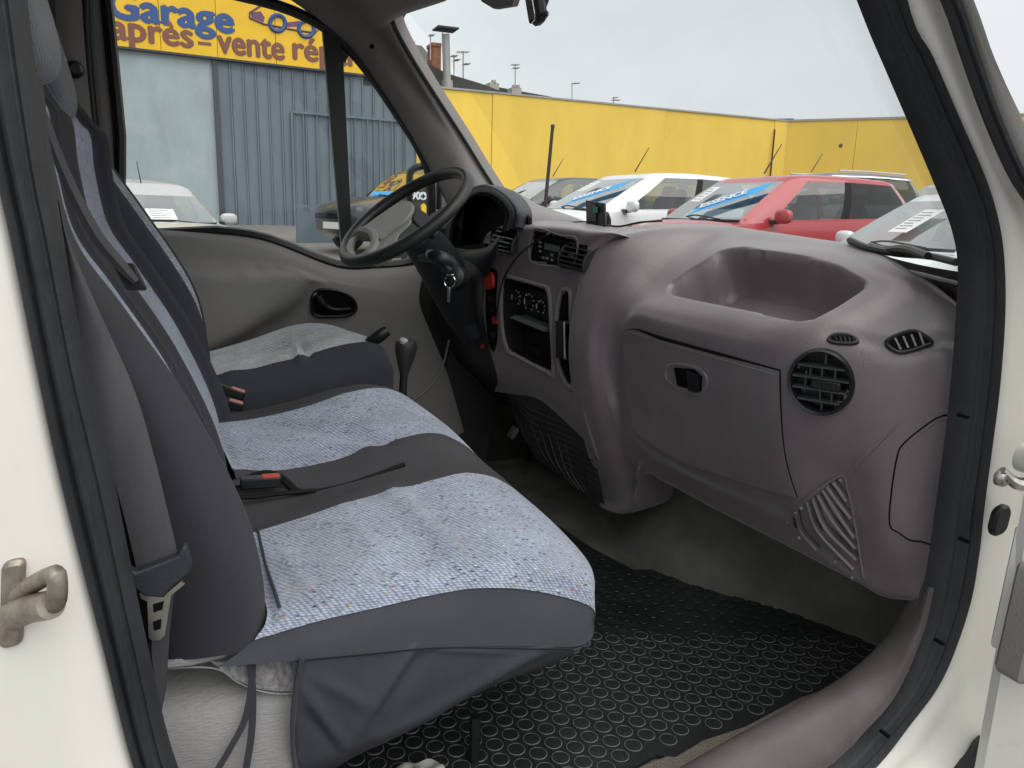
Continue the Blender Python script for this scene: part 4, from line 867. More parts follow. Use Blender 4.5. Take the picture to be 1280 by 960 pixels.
# side valance of the cover
SK = [(.897, [(318, 800), (400, 776), (470, 760), (540, 744), (600, 735), (670, 739), (736, 757), (743, 780)]),
      (.880, [(290, 822), (372, 806), (460, 788), (540, 776), (600, 770), (668, 772), (728, 782), (742, 792)]),
      (.872, [(270, 834), (366, 826), (460, 818), (540, 812), (600, 808), (664, 808), (720, 808), (738, 800)])]
SK2 = [(.884, [(366, 812), (430, 808), (480, 804), (540, 798), (600, 794), (664, 794), (715, 800), (732, 796)]),
      (.874, [(366, 826), (430, 822), (480, 818), (540, 812), (600, 808), (664, 808), (715, 812), (735, 803)]),
      (.876, [(366, 880), (420, 880), (480, 868), (540, 852), (600, 838), (650, 828), (690, 820), (726, 812)]),
      (.888, [(364, 930), (410, 928), (470, 910), (530, 885), (590, 862), (640, 845), (680, 830), (716, 818)]),
      (.905, [(368, 968), (400, 958), (470, 926), (530, 898), (590, 870), (640, 850), (680, 834), (712, 820)]),
      (.96, [(372, 975), (410, 962), (475, 930), (532, 902), (592, 872), (640, 851), (680, 836), (710, 822)])]
A_ = Surf([[P(a, b, Y=y) for a, b in q] for y, q in SK], 8, 10); A_.build('cover_border', m_cover, bench, ang=70)
B_ = Surf([[P(a, b, Y=y) for a, b in q] for y, q in SK2], 12, 12)
ridge(B_, [(560, 742, 440, 925, 9, .007), (575, 750, 470, 900, 9, -.006), (700, 800, 470, 925, 8, .006), (720, 808, 560, 885, 8, -.004), (372, 850, 430, 930, 8, .005), (380, 890, 420, 940, 6, -.004), (390, 845, 460, 880, 9, .004), (460, 850, 420, 955, 8, .004), (540, 812, 640, 815, 4, .003), (366, 835, 372, 950, 5, .004)], 1.15)
B_.build('cover_skirt', m_cover, bench, ang=70)
mb = MB(); mb.tube([P(a, b, Y=.867) for a, b in [(372, 826), (460, 818), (549, 810), (640, 811), (714, 812)]], .0009, 5, sub=4); mb.build('skirt_seam', m_blackm, bench)
mb = MB(); mb.tube([P(a, b, Y=.868) for a, b in [(378, 822), (372, 850), (367, 890), (366, 930), (370, 962)]], [.004, .003, .004, .003, .004], 6, sub=5); mb.build('skirt_hem', m_cover, bench)
# seat base
mb = MB(); mb.rbox((.0, 1.26, .487), (.115, .358, .125), .04, (A(1, 0, 0), A(0, 1, 0), A(0, 0, 1))); sb_ = mb.build('seat_base', m_vinyl, bench, ang=50)
mb = MB(); mb.prism(Y([(262, 826), (300, 832), (366, 822), (367, 864), (345, 864), (318, 860), (296, 850), (278, 838)], .8985), (0, .004, 0)); mb.build('tweed_band', m_tweed, sb_)
mb = MB(); mb.tube(Y([(205, 836), (250, 834), (276, 838), (296, 852), (318, 862), (345, 867), (367, 867)], .898), .0012, 5, sub=4); mb.build('base_seam', m_vinyl, sb_)
mb = MB(); mb.prism(Y([(205, 832), (240, 818), (292, 802), (290, 816), (280, 824), (240, 834), (208, 838)], .892), (0, .06, 0)); mb.build('seat_foam', m_vinyl, bench, bev=.004)
for pl, nm in (([(316, 822), (314, 860), (306, 900), (288, 935), (272, 962)], 0), ([(312, 824), (316, 870), (314, 920), (306, 970)], 1)):
    w_ = 4.5
    g = [[P(a-w_, b, Y=.885), P(a+w_, b, Y=.882)] for a, b in pl]; mb = MB(); mb.grid(spline(np.array(g), 5)); o = mb.build('cover_tie', m_cover, bench)
mb = MB(); mb.tube([P(594, 895, Y=1.0), P(592, 975, Y=1.0)], .009, 8); mb.build('seat_leg', m_black, bench)
# backrest
hp = [(330, 796), (327, 725), (303, 637), (236, 506), (153, 386), (92, 300), (62, 190), (50, 105)]
lp = [(212, 824), (200, 760), (168, 640), (110, 510), (70, 400), (36, 300), (14, 190), (2, 110)]
fp = [(300, 815), (294, 740), (262, 650), (198, 520), (122, 395), (66, 300), (40, 190), (28, 110)]
net = []
for a, b, c in zip(hp, lp, fp):
    h = P(*a, Y=.94); q = P(*c, Y=.885); l = P(*b, Y=.90); l0 = l+A(-.03, .06, 0)
    o = [(-.030, .055, 0), (-.040, .075, 0), (-.048, .17, 0), (-.034, .27, 0), (-.026, .295, 0), (-.040, .36, 0), (-.026, .425, 0), (-.034, .45, 0), (-.046, .55, 0), (-.030, .66, 0), (-.012, .685, 0), (-.008, .71, 0), (-.05, .74, 0), (-.15, .745, 0), (-.17, .4, 0)]
    net.append([l0, l, q, h, h+A(-.004, .022, 0)]+[h+A(*v) for v in o])
for sh, dz in ((.12, .035), (.34, .055), (.7, .06)):
    l_ = net[-1]; c_ = np.mean(l_, axis=0); net.append([c_+(q-c_)*A(1-sh*.9, 1-sh*.35, 1)+A(-.012, 0, dz*.6) for q in l_])
K_ = Surf(net, 8, 6)
bfm = lambda i, j: 1 if j < 6*5 else (0 if j < 6*8 else (1 if j < 6*11 else (0 if j < 6*14 else 1)))
buv = np.dstack([K_.g[..., 2], K_.g[..., 1]]).reshape(-1, 2)
K_.build('backrest', [m_weave, m_cover3], bench, fm=bfm, uv=buv, ang=70)
brs = bpy.data.objects['backrest']
mb = MB(); mb.tube([P(a, b, Y=1.05) for a, b in [(52, 140), (80, 215), (118, 290), (150, 330), (170, 352)]], [.006, .007, .008, .008, .005], 6, sub=4); mb.build('middle_belt', m_belt, van)
mb = MB(); mb.rbox(P(163, 346, Y=1.06), (.012, .018, .006), .004, (A(1, 0, 0), nrm(A(-.4, 0, 1)), A(0, -1, 0))); mb.build('belt_stop', m_black, van)
def superq(c, h, ax, e=.55, n=20):
    v = []; sp = lambda x: math.copysign(abs(x)**e, x)
    rows = []
    for i in range(n+1):
        a = -math.pi/2+math.pi*i/n; row = []
        for j in range(2*n):
            b = 2*math.pi*j/(2*n); row.append(A(*c)+ax[0]*h[0]*sp(math.cos(a))*sp(math.cos(b))+ax[1]*h[1]*sp(math.cos(a))*sp(math.sin(b))+ax[2]*h[2]*sp(math.sin(a)))
        rows.append(row)
    return np.array(rows)
def headrest(c, h, par, m):
    ax = (nrm(A(1, 0, .22)), A(0, 1, 0), nrm(A(-.22, 0, 1)))
    g = superq(c, h, ax); mb = MB(); mb.grid(g, closed=True); o = mb.build('headrest', m, par)
    me = o.data; l = me.uv_layers.new(name='UVMap'); 
    for lp_ in me.loops: co_ = me.vertices[lp_.vertex_index].co; l.data[lp_.index].uv = (co_.z, co_.y+co_.x)
    for s in (-1, 1):
        mb = MB(); mb.tube([A(*c)-ax[2]*h[2]*.9+A(0, s*.06, 0), A(*c)-ax[2]*(h[2]+.035)+A(-.0, s*.06, 0)], .006, 8); mb.build('headrest_post', m_black, o)
headrest(P(-22, -32, Y=1.10), (.052, .13, .115), bench, m_head)
headrest(P(31, 66, Y=1.48), (.050, .13, .105), bench, m_head)
# buckles
def buckle(px, py, y, d, par, mm):
    q = P(px, py, Y=y); d = nrm(A(*d)); s = nrm(np.cross(A(0, 0, 1), d)); u = np.cross(d, s)
    mb = MB(); mb.rbox(q, (.033, .012, .009), .004, (d, s, u)); o = mb.build('buckle', m_black, par)
    mb = MB(); mb.rbox(q+d*.016+u*.006, (.015, .0095, .005), .003, (d, s, u)); mb.build('buckle_button', mm, o)
    mb = MB(); mb.tube([q-d*.03, q-d*.07-A(0, 0, .01), q-d*.1-A(0, 0, .05)], .008, 6, sub=2); mb.build('buckle_stalk', m_black, o)
buckle(326, 602, 1.30, (1, -.05, -.02), bench, m_red)
mb = MB(); mb.tube([P(a, b, Y=y) for a, b, y in [(292, 604, 1.33), (330, 593, 1.335), (352, 598, 1.32), (372, 614, 1.30), (395, 614, 1.295), (440, 604, 1.29), (506, 580, 1.29)]], [.006, .008, .007, .006, .004, .004, .004], 6, sub=5); mb.build('cover_zip', m_blackm, bench)
mb = MB(); mb.tube([P(a, b, Y=y) for a, b, y in [(292, 622, 1.28), (320, 621, 1.28), (352, 617, 1.285), (395, 613, 1.29)]], .004, 6, sub=4); mb.build('cover_edge', m_blackm, bench)
# driver's seat
drv = thing('driver_seat', 'single driver seat in pale grey patterned cloth with dark sides, beside the far door', 'seat', (.15, 2.05, .345))
DS = [(1.80, [(240, 560), (285, 530), (340, 520), (400, 510), (460, 498), (486, 486), (488, 500)]),
 (1.805, [(250, 500), (285, 496), (340, 488), (400, 476), (455, 462), (488, 458), (492, 478)]),
 (1.825, [(240, 478), (262, 475), (320, 466), (386, 451), (446, 433), (478, 436), (489, 455)]),
 (1.85, [(240, 474), (262, 470), (320, 460), (386, 444), (446, 428), (474, 431), (486, 450)]),
 (1.95, [(240, 466), (262, 463), (320, 452), (384, 432), (436, 418), (464, 424), (480, 446)]),
 (2.12, [(240, 452), (262, 447), (314, 429), (371, 411), (412, 408), (446, 419), (468, 440)]),
 (2.24, [(240, 444), (262, 440), (310, 426), (366, 407), (405, 405), (438, 416), (456, 436)]),
 (2.28, [(240, 446), (262, 442), (308, 430), (362, 412), (400, 410), (430, 420), (446, 440)])]
net = [[P(a, b, Y=y) for a, b in q] for y, q in DS]; net.append([p+A(0, .01, -.12) for p in net[-1]])
S2 = Surf(net, 10, 10)
ridge(S2, [(365, 425, 380, 455, 5, .006), (372, 420, 388, 452, 4, -.005), (285, 465, 320, 446, 6, .005), (320, 440, 370, 430, 6, -.005), (330, 452, 370, 440, 6, .004), (385, 440, 430, 425, 8, .003)])
suv = np.dstack([S2.g[..., 0], S2.g[..., 1]]).reshape(-1, 2)
S2.build('seat_cushion', [m_weavd, m_cover], drv, fm=lambda i, j: 0 if 30 <= i < 62 else 1, uv=suv, ang=70)
hp = [(264, 480), (262, 440), (250, 392), (224, 342), (168, 262), (112, 185), (92, 150)]
net = []
for i, a in enumerate(hp):
    h = P(*a, Y=1.85); w = .11
    net.append([h+A(-w-.02, .05, -.03), h+A(-w, -.03, -.04), h+A(-.05, -.045, -.02), h+A(-.012, -.03, -.005), h, h+A(-.01, .04, 0), h+A(-.035, .09, 0), h+A(-.05, .2, 0), h+A(-.035, .33, 0), h+A(-.01, .38, 0), h+A(-.01, .42, 0), h+A(-.06, .45, 0), h+A(-w, .44, 0)])
K2 = Surf(net, 8, 6)
K2.build('backrest', [m_weavd, m_cover], drv, fm=lambda i, j: 0 if 36 <= j < 54 else 1, uv=np.dstack([K2.g[..., 2], K2.g[..., 1]]).reshape(-1, 2), ang=70)
mb = MB(); mb.rbox((.13, 2.04, .50), (.22, .21, .15), .05); mb.build('seat_base', m_blackm, drv, ang=50)
buckle(287, 489, 1.74, (.9, -.05, -.35), drv, m_pink); buckle(284, 504, 1.70, (.9, -.05, -.32), drv, m_pink)
mb = MB(); mb.prism([P(a, b, Y=1.72) for a, b in [(250, 482), (275, 478), (283, 500), (268, 520), (252, 520)]], (0, .02, 0)); mb.build('trim_flap', m_trimdk, drv)

# ================================================================== loose things inside
rm = thing('rubber_mat', 'black rubber floor mat with raised round studs in the passenger footwell', 'mat', (.8, 1.2, .35))
MP = [(688, 650), (740, 685), (792, 712), (880, 711), (976, 714), (1016, 750), (1066, 786), (1116, 812), (1066, 850), (1000, 872), (932, 908), (880, 925), (845, 946), (820, 944), (790, 960), (700, 990), (500, 1040), (380, 1000), (440, 850), (560, 700)]
mp3 = [P(a, b, Z=.354) for a, b in MP]
mb = MB(); mb.prism(mp3, (0, 0, -.005)); mb.build('mat_sheet', m_rubber, rm, ang=30)
poly2 = [(p[0], p[1]) for p in mp3]
def inpoly(x, y, poly):
    r = False
    for i in range(len(poly)):
        (x0, y0), (x1, y1) = poly[i], poly[i-1]
        if (y0 > y) != (y1 > y) and x < (x1-x0)*(y-y0)/(y1-y0)+x0: r = not r
    return r
sm = MB(); k = 18
rr = [(.0150, -.001), (.0149, .0016), (.0143, .0023), (.0136, .0021), (.0132, .0016)]
sm.lathe((0, 0, 0), A(0, 0, 1), rr, k)
studme = None; cand = []
th_ = R(24); px_, py_ = .0365, .0365*math.sqrt(3)/2
for i in range(-40, 41):
    for j in range(-40, 41):
        a = (i+(.5 if j % 2 else 0))*px_; b = j*py_
        x = .8+a*math.cos(th_)-b*math.sin(th_); y = 1.2+a*math.sin(th_)+b*math.cos(th_)
        if not all(inpoly(x+dx, y+dy, poly2) for dx, dy in ((.017, 0), (-.017, 0), (0, .017), (0, -.017))): continue
        u, v, z = proj((x, y, .354)); cand.append((z, x, y))
cand.sort()
for n_i, (z, x, y) in enumerate(cand):
    if n_i == 0:
        so_ = sm.build('stud', [m_rubber, m_dust], None, ang=50); studme = so_.data
        studme.polygons.foreach_set('material_index', [1 if (k <= q_ < 3*k) else 0 for q_ in range(len(studme.polygons))])
        COL.objects.unlink(so_); bpy.data.objects.remove(so_)
    if n_i < 295:
        o = link('stud', studme, rm); o.location = (x, y, .354+rnd.rand()*.0004)
        o.scale = (1, 1, .7+.5*rnd.rand())
if len(cand) > 295:
    mb = MB()
    for z, x, y in cand[295:]: mb.lathe((x, y, .354), A(0, 0, 1), rr[1:4], 10)
    o = mb.build('mat_studs', m_rubber, rm); o['kind'] = 'stuff'
# small monitor on the dash
sc_ = P(741, 277, X=1.0); mon = thing('dash_monitor', 'small black screen with a green light standing on top of the dashboard', 'monitor', tuple(sc_))
mn = nrm(A(-.72, -.42, .05)); mr_ = nrm(np.cross(A(0, 0, 1), mn)); mu_ = np.cross(mn, mr_)
mr_ = mr_ if np.dot(mr_, right) > 0 else -mr_
cM = P(744, 265, X=1.0)
mb = MB(); mb.prism([P(a, b, X=.98) for a, b in [(732, 250), (756, 254), (757, 285), (733, 284)]], (.02, .03, 0)); mb.build('monitor_case', m_black, mon, bev=.002)
mb = MB(); mb.prism([P(a, b, X=.978) for a, b in [(733.5, 252), (745, 255), (745.5, 279), (734, 280)]], (-.0016, 0, 0)); mb.build('screen', mat('screen', (.03, .035, .04), .12), mon)
mb = MB(); mb.prism([P(a, b, X=.975) for a, b in [(742, 258), (747, 258.5), (747, 266), (742, 266)]], (-.002, 0, 0)); mb.build('indicator', mat('green light', (.0, .22, .12), .3), mon)
mb = MB(); mb.tube([P(756, 268, X=1.01), P(758, 276, X=1.02), P(757, 281, X=1.02)], [.012, .014, .016], 8); mb.build('monitor_foot', m_black, mon)
cb = MB()
cpts = [P(757, 281, X=1.0), P(775, 283, X=1.03), P(800, 278, X=1.06), P(828, 276, X=1.1)]
cb.tube([P(748, 279, X=.99), P(725, 277, X=.96), P(706, 281, X=.90)]+[K.at(690, 291, .006)[0], K.at(668, 306, .01)[0], K.at(648, 322, .006)[0], K.at(632, 350, .008)[0], K.at(624, 385, .006)[0], K.at(620, 412, .004)[0]], .0022, 6, sub=6)
tag(cb.build('cable', m_black), 'thin black cable running from the small screen down the centre of the dashboard', 'cable')
cb = MB(); cb.tube(cpts, .003, 6, sub=5); tag(cb.build('cable', m_black), 'black cable lying behind the small screen along the windscreen edge of the dash', 'cable')
# pale sheet under the seat
bw = P(520, 975, Z=.38)
gg = np.array([[A(x, y, .356+.03*math.exp(-((x-bw[0])**2+(y-bw[1])**2)/.003)+.004*math.sin(x*140+y*80)+.003*math.sin(x*60-y*170)) for y in np.linspace(bw[1]-.07, bw[1]+.05, 24)] for x in np.linspace(bw[0]-.08, bw[0]+.05, 24)])
mb = MB(); mb.grid(gg); tag(mb.build('plastic_bag', mat('white plastic', (.50, .49, .46), .5)), 'crumpled white plastic sheet on the floor under the front seat', 'bag')

# ================================================================== outside: ground
def gz(x, y): return .045*max(0, y-3.0)
m_ground = mat('pale asphalt', (.16, .152, .14), .9, bump=(90, .5), var=(1.2, .15), dirt=(.8, .55, (.28, .25, .21), .5))
gx = [-600, -120, -40, -20, -10, -4, 0, 4, 8, 14, 22, 32, 60, 140, 600]; gy = [-600, -120, -30, -10, -3, 0, 3, 5, 8, 11, 14, 17, 20, 23, 26, 40, 140, 700]
v = [(x, y, gz(x, min(y, 30))-.0) for x in gx for y in gy]; nb = len(gy)
f = [(i*nb+j, (i+1)*nb+j, (i+1)*nb+j+1, i*nb+j+1) for i in range(len(gx)-1) for j in range(nb-1)]
tag(mesh('ground', v, f, m_ground), kind='structure')
# ------------------------------------------------------------------ garage front
fd = A(math.sin(R(83)), math.cos(R(83)), 0); fn = A(fd[1], -fd[0], 0)          # along the front; towards the van
F0 = A(-1.75, 20, 0)
def FP(px, py, off=0): return PP(px, py, F0+fn*off, fn)
m_clad = mat('grey steel cladding', (.125, .163, .195), .5, var=(3, .12, (1, 1, .25)), bump=(8, .05))
m_clad2 = mat('dark joint', (.045, .052, .06), .6)
m_door = mat('weathered grey door', (.33, .395, .415), .6, var=(1.6, .13, (1, 1, .5)), dirt=(1.1, .56, (.42, .465, .475), .7))
m_yel = mat('yellow sign panel', (.86, .52, .018), .45, var=(2, .05))
m_yelw = mat('yellow render wall', (.84, .585, .10), .85, var=(.9, .07, (1, 1, .4)), bump=(60, .1), dirt=(.7, .60, (.66, .48, .16), .6))
m_bluel = mat('blue lettering', (.035, .09, .27), .5)
m_brown = mat('brown lettering', (.22, .085, .06), .5)
def fz(px, py): return FP(px, py)[2]
gar = thing('garage', 'grey metal clad garage front with a wide pale sheet door under the yellow sign', 'building', (F0[0]+4, F0[1]+.6, .75))
def along(px, py=150): return float(np.dot(FP(px, py)-F0, fd))
sL, sM, sR = along(118), along(272), along(521)
zt = FP(272, 95)[2]; 
def fbox(mb, s0, s1, z0, z1, o0, o1, m=0):
    c = F0+fd*(s0+s1)/2+fn*(o0+o1)/2+A(0, 0, (z0+z1)/2); mb.box(c, (abs(s1-s0)/2, abs(o1-o0)/2, (z1-z0)/2), (fd, fn, A(0, 0, 1)), m)
sign_lo = FP(140, 57)[2]; sign_hi = sign_lo+2.1
mb = MB(); fbox(mb, sL-9, along(466, 95), .3, sign_hi-.1, -9, -.16); fbox(mb, along(466, 95)+.002, sR, .3, FP(505, 112)[2], -9, -.161); mb.build('wall', m_clad2, gar)
mb = MB(); fbox(mb, sL-3, sM-.05, .5, sign_lo+.05, -.14, -.05); gd = mb.build('sheet_door', m_door, gar)
mb = MB(); fbox(mb, sM-.06, sM+.06, .5, sign_lo+.05, -.14, .04); mb.build('door_post', m_clad2, gar)
npl = 17; ed = [sM+.06+(sR-sM-.06)*i/npl for i in range(npl+1)]
for i in range(npl):
    mb = MB(); fbox(mb, ed[i]+.012, ed[i+1]-.012, .5, sign_lo+.05 if ed[i+1] < along(466, 95) else FP(505, 112)[2], -.14, -.04+(.012 if i % 2 else 0)); mb.build('plank', m_clad, gar)
    mb = MB(); fbox(mb, ed[i+1]-.035, ed[i+1]-.005, .5, sign_lo+.04 if ed[i+1] < along(466, 95) else FP(505, 112)[2]-.01, -.10, .005); mb.build('batten', m_clad, gar)
# wicket gate drawn in the cladding: light frame bars
g0, g1 = along(366, 200), along(480, 200); gzt = FP(400, 143)[2]
for s0, s1, z0, z1 in ((g0, g1+.9, gzt-.025, gzt+.025), (g0-.025, g0+.025, .6, gzt)):
    mb = MB(); fbox(mb, s0, s1, z0, z1, 0, .05); mb.build('gate_frame', m_clad, gar)
for k in range(9):
    s = g0+.28+.33*k; mb = MB(); fbox(mb, s-.012, s+.012, .65, gzt-.03, .0, .035); mb.build('gate_bar', m_clad, gar)
mb = MB(); fbox(mb, sL-9, sR, .5, .55+.25, -.14, .10); 
# grey low panel beside the small dark car
lw = thing('barrier_panel', 'low grey metal panel standing in front of the garage cladding by the dark small car', 'barrier', (3.0, 15.5, gz(0, 15.5)))
def BP(px, py): return PP(px, py, A(2.0, 15.6, 0), fn)
a, b = BP(370, 264), BP(428, 262); z1 = a[2]; z0 = gz(0, 15.6)
mb = MB(); mb.box((a+b)/2*A(1, 1, 0)+A(0, 0, (z0+z1)/2), (np.linalg.norm(b-a)/2, .05, (z1-z0)/2), (fd, fn, A(0, 0, 1))); mb.build('panel', m_clad, lw)
mb = MB(); mb.box((a+b)/2*A(1, 1, 0)+A(0, 0, z1+.10), (np.linalg.norm(b-a)/2, .02, .02), (fd, fn, A(0, 0, 1))); mb.build('top_rail', m_clad, lw)
# sign board with its lettering
sg = thing('garage_sign', 'long yellow sign board with blue and brown lettering above the grey garage door', 'sign', tuple(F0+A(2, 0, sign_lo)))
edges = [sL-2.5, along(201, 60), along(272, 75), along(345, 85), along(420, 90), along(466, 95)]
for i in range(len(edges)-1):
    mb = MB(); fbox(mb, edges[i]+.006, edges[i+1]-.006, sign_lo, sign_hi, -.10, .06+(.004 if i % 2 else 0)); mb.build('sign_panel', m_yel, sg)
mb = MB(); fbox(mb, sL-2.5, along(466, 95), sign_lo-.05, sign_lo-.002, -.10, .08); mb.build('sign_edge', m_clad2, sg)
def text(s, name, m, p, ax, ay, width=None, height=None, parent=None, bold=.02, ext=.004, size=1.0):
    c = bpy.data.curves.new(name, 'FONT'); c.body = s; c.size = size; c.offset = 0; c.extrude = ext; c.resolution_u = 3
    c.materials.append(m); o = bpy.data.objects.new(name, c); COL.objects.link(o)
    bpy.context.view_layer.update()
    bb = [A(*q) for q in o.bound_box]; x0, x1 = min(q[0] for q in bb), max(q[0] for q in bb); y0 = min(q[1] for q in bb); y1 = max(q[1] for q in bb)
    sx = width/(x1-x0) if width else 1; sy = height/(y1-y0) if height else sx
    dg = bpy.context.evaluated_depsgraph_get(); me = bpy.data.meshes.new_from_object(o.evaluated_get(dg))
    bpy.data.objects.remove(o); az = nrm(np.cross(ax, ay))
    n = len(me.vertices); q = np.zeros(n*3); me.vertices.foreach_get('co', q); q = q.reshape(-1, 3)
    w = A(*p)+np.outer((q[:, 0]-x0)*sx, ax)+np.outer(q[:, 1]*sy, ay)+np.outer(q[:, 2], az)
    fs_ = [tuple(pl.vertices) for pl in me.polygons]; bpy.data.meshes.remove(me); mb = MB(); b_ = bold*size*1.4
    for i_, (dx, dy) in enumerate(((-b_, 0), (b_, 0), (0, b_), (0, -b_), (0, 0))): mb.add(w+ax*dx*sx+ay*dy*sy*.7+az*(.0012*i_), fs_)
    return mb.build(name, m, parent, smooth=False)
    me.vertices.foreach_set('co', w.ravel()); me.update()
    if not me.materials: me.materials.append(m)
    return link(name, me, parent)
Z1 = A(0, 0, 1)
def signtext(s, px0, px1, py, hpx, m, bold=.026):
    p0 = FP(px0, py, .07); a0 = float(np.dot(p0-F0, fd)); a1 = along(px1, py); dd = proj(p0)[2]
    return text(s, 'lettering', m, p0, fd, Z1, a1-a0, hpx*dd/F, sg, bold, .003)
signtext('après', 140, 240, 47.5, 38, m_brown)
mb = MB(); mb.prism([FP(a, b, .07) for a, b in [(247.5, 51.5), (264, 53.5), (264, 57.5), (247.5, 55.5)]], -fn*.01); mb.build('lettering', m_brown, sg)
signtext('vente', 273, 354, 65, 23, m_brown)
signtext('répar', 367, 447, 73.5, 35, m_brown)
signtext('Garage', 136, 290, 21, 44, m_bluel, .034)
# car drawing on the sign: body outline, roof and two blue wheels
def fpoly(pts, m, name, off=.068, th=.006):
    mb = MB(); mb.prism([FP(a, b, off) for a, b in pts], -fn*th); return mb.build(name, m, sg)
for cx_, cy_ in ((347, 29), (383, 36)):
    mb = MB(); mb.tube([FP(cx_+9.5*math.cos(t), cy_+10*math.sin(t), .072) for t in np.linspace(0, 6.28, 24, endpoint=False)], .05, 6, closed=True); mb.build('drawn_wheel', m_bluel, sg)
m_purp = mat('purple lettering', (.16, .07, .13), .5)
fpoly([(313, 16), (326, 14), (331, 22), (329, 29), (315, 22)], m_purp, 'drawn_car')
fpoly([(358, 28), (374, 26), (376, 33), (358, 34)], m_purp, 'drawn_car', .0685)
mb = MB(); mb.tube([FP(a, b, .074) for a, b in [(312, 22), (330, 30), (336, 31), (360, 36), (372, 38), (394, 41), (400, 34), (390, 22), (372, 12), (350, 4), (330, 4), (312, 16), (312, 22)]], .022, 5); mb.build('drawn_outline', m_purp, sg)
# ------------------------------------------------------------------ yellow walls
def WPt(px, py): return PP(px, py, F0-fn*1.3, fn)
m_cap = mat('grey coping', (.33, .34, .34), .7, var=(4, .15))
wl0, wl1 = WPt(500, 105), WPt(985, 152)
ztop = (WPt(530, 109)[2]+WPt(985, 152)[2])/2
yw = thing('yellow_wall', 'long yellow rendered wall on the left behind the parked cars, with a dark pipe near its corner', 'wall', (10, 22, .8))
dist = float(np.dot(wl1-wl0, fd))
segs = [0, .19, .62, .955, 1.0]
ztl, ztr = WPt(530, 109)[2], WPt(985, 152)[2]
for i in range(4):
    a, b = wl0+fd*dist*segs[i], wl0+fd*dist*segs[i+1]; za = ztl+(ztr-ztl)*segs[i]; zb = ztl+(ztr-ztl)*segs[i+1]
    a = a*A(1, 1, 0)+fd*.008; b = b*A(1, 1, 0)-fd*.008; o_ = fn*(.015 if i % 2 else 0)
    mb = MB(); mb.prism([a+A(0, 0, .2)+o_, b+A(0, 0, .2)+o_, b+A(0, 0, zb)+o_, a+A(0, 0, za)+o_], -fn*.25); mb.build('wall_panel', m_yelw, yw)
mb = MB(); a, b = wl0*A(1, 1, 0)+A(0, 0, ztl), wl1*A(1, 1, 0)+A(0, 0, ztr); mb.prism([a+fn*.05, b+fn*.05, b+fn*.05+A(0, 0, .05), a+fn*.05+A(0, 0, .05)], -fn*.35); mb.build('coping', m_cap, yw)
mb = MB(); q = PP(969, 158, F0-fn*1.2, fn); mb.tube([q*A(1, 1, 0)+A(0, 0, 1), q-A(0, 0, .1)], .026, 8); mb.build('drain_pipe', m_black, yw)
rd = A(.676, -.737, 0); rn = A(-.737, -.676, 0); C0 = wl1*A(1, 1, 0)
yr = thing('yellow_wall', 'yellow rendered wall on the right that runs from the corner towards the open door', 'wall', (26, 19, .6))
def RW(px, py): return PP(px, py, C0, rn)
zc0, zc1 = RW(990, 152)[2], RW(1180, 147)[2]; Lr = float(np.dot(RW(1180, 147)-C0, rd))
cuts = [0, .47*Lr, Lr*1.02, Lr*1.5, Lr*2.0]
for i in range(4):
    a, b = C0+rd*(cuts[i]+.008), C0+rd*(cuts[i+1]-.008); za, zb = [zc0+(zc1-zc0)*min(c/Lr, 2) for c in (cuts[i], cuts[i+1])]
    mb = MB(); mb.prism([a+A(0, 0, -.2), b+A(0, 0, -.2), b+A(0, 0, zb), a+A(0, 0, za)], -rn*.25); mb.build('wall_panel', m_yelw, yr)
a, b = C0+A(0, 0, zc0), C0+rd*2*Lr+A(0, 0, zc0+(zc1-zc0)*2)
mb = MB(); mb.prism([a+rn*.04, b+rn*.04, b+rn*.04+A(0, 0, .07), a+rn*.04+A(0, 0, .07)], -rn*.33); mb.build('coping', m_cap, yr)
m_dot = mat('wall stain', (.12, .08, .04), .9)
mb = MB(); q = RW(1051, 182); mb.lathe(q+rn*.0, rn, [(.07, 0), (.07, .012), (.02, .03)], 10); mb.build('wall_fixing', m_dot, yr)
# ------------------------------------------------------------------ roofs, chimneys and aerials behind the wall
m_slate = mat('slate roof', (.050, .053, .052), .7, var=(1.2, .35), bump=(5, .5))
m_slate2 = mat('old roof', (.19, .19, .18), .8, var=(1.0, .3), bump=(5, .5))
m_brick = mat('chimney brick', (.22, .09, .055), .85, var=(6, .3), bump=(20, .5))
m_metal = mat('grey flue metal', (.36, .36, .35), .45, metal=.4, var=(2, .2, (1, 1, .3)))
m_stone = mat('pale render', (.42, .40, .36), .9, var=(3, .12))
def BK(px, py, y): return P(px, py, Y=y)
def house(name, label, pts, y, depth, m, extra=0):
    """roof outline seen above the wall, built as a solid of real depth that reaches the ground"""
    p = [BK(a, b, y) for a, b in pts]; h = thing(name, label, 'building', tuple(np.mean(p, axis=0)*A(1, 1, 0)+A(0, 0, 1.0)))
    lo = [A(p[-1][0], y, 0), A(p[0][0], y, 0)]
    zl = min(q[2] for q in p)-.6
    mb = MB(); mb.prism(p+[A(p[-1][0], y, zl), A(p[0][0], y, zl)], (0, depth, 0)); r = mb.build('roof', m, h)
    mb = MB(); x0, x1 = min(q[0] for q in p), max(q[0] for q in p); mb.box(((x0+x1)/2, y+depth/2, (zl+.5)/2), ((x1-x0)/2-.2, depth/2-.15, (zl-.5)/2+.001)); mb.build('wall', m_stone, h)
    return h, r
h1, r1 = house('slate_house', 'dark slate roofed house whose long roof slopes down behind the yellow wall', [(440, 30), (492, 53), (520, 72), (560, 92), (600, 104), (624, 113), (640, 118)], 27, 9, m_slate)
for k in range(9):   # courses on the slope
    f_ = k/9; a, b = BK(470+15*k, 47+8.2*k+3, 26.95), BK(490+14*k, 60+6.5*k+9, 26.95)
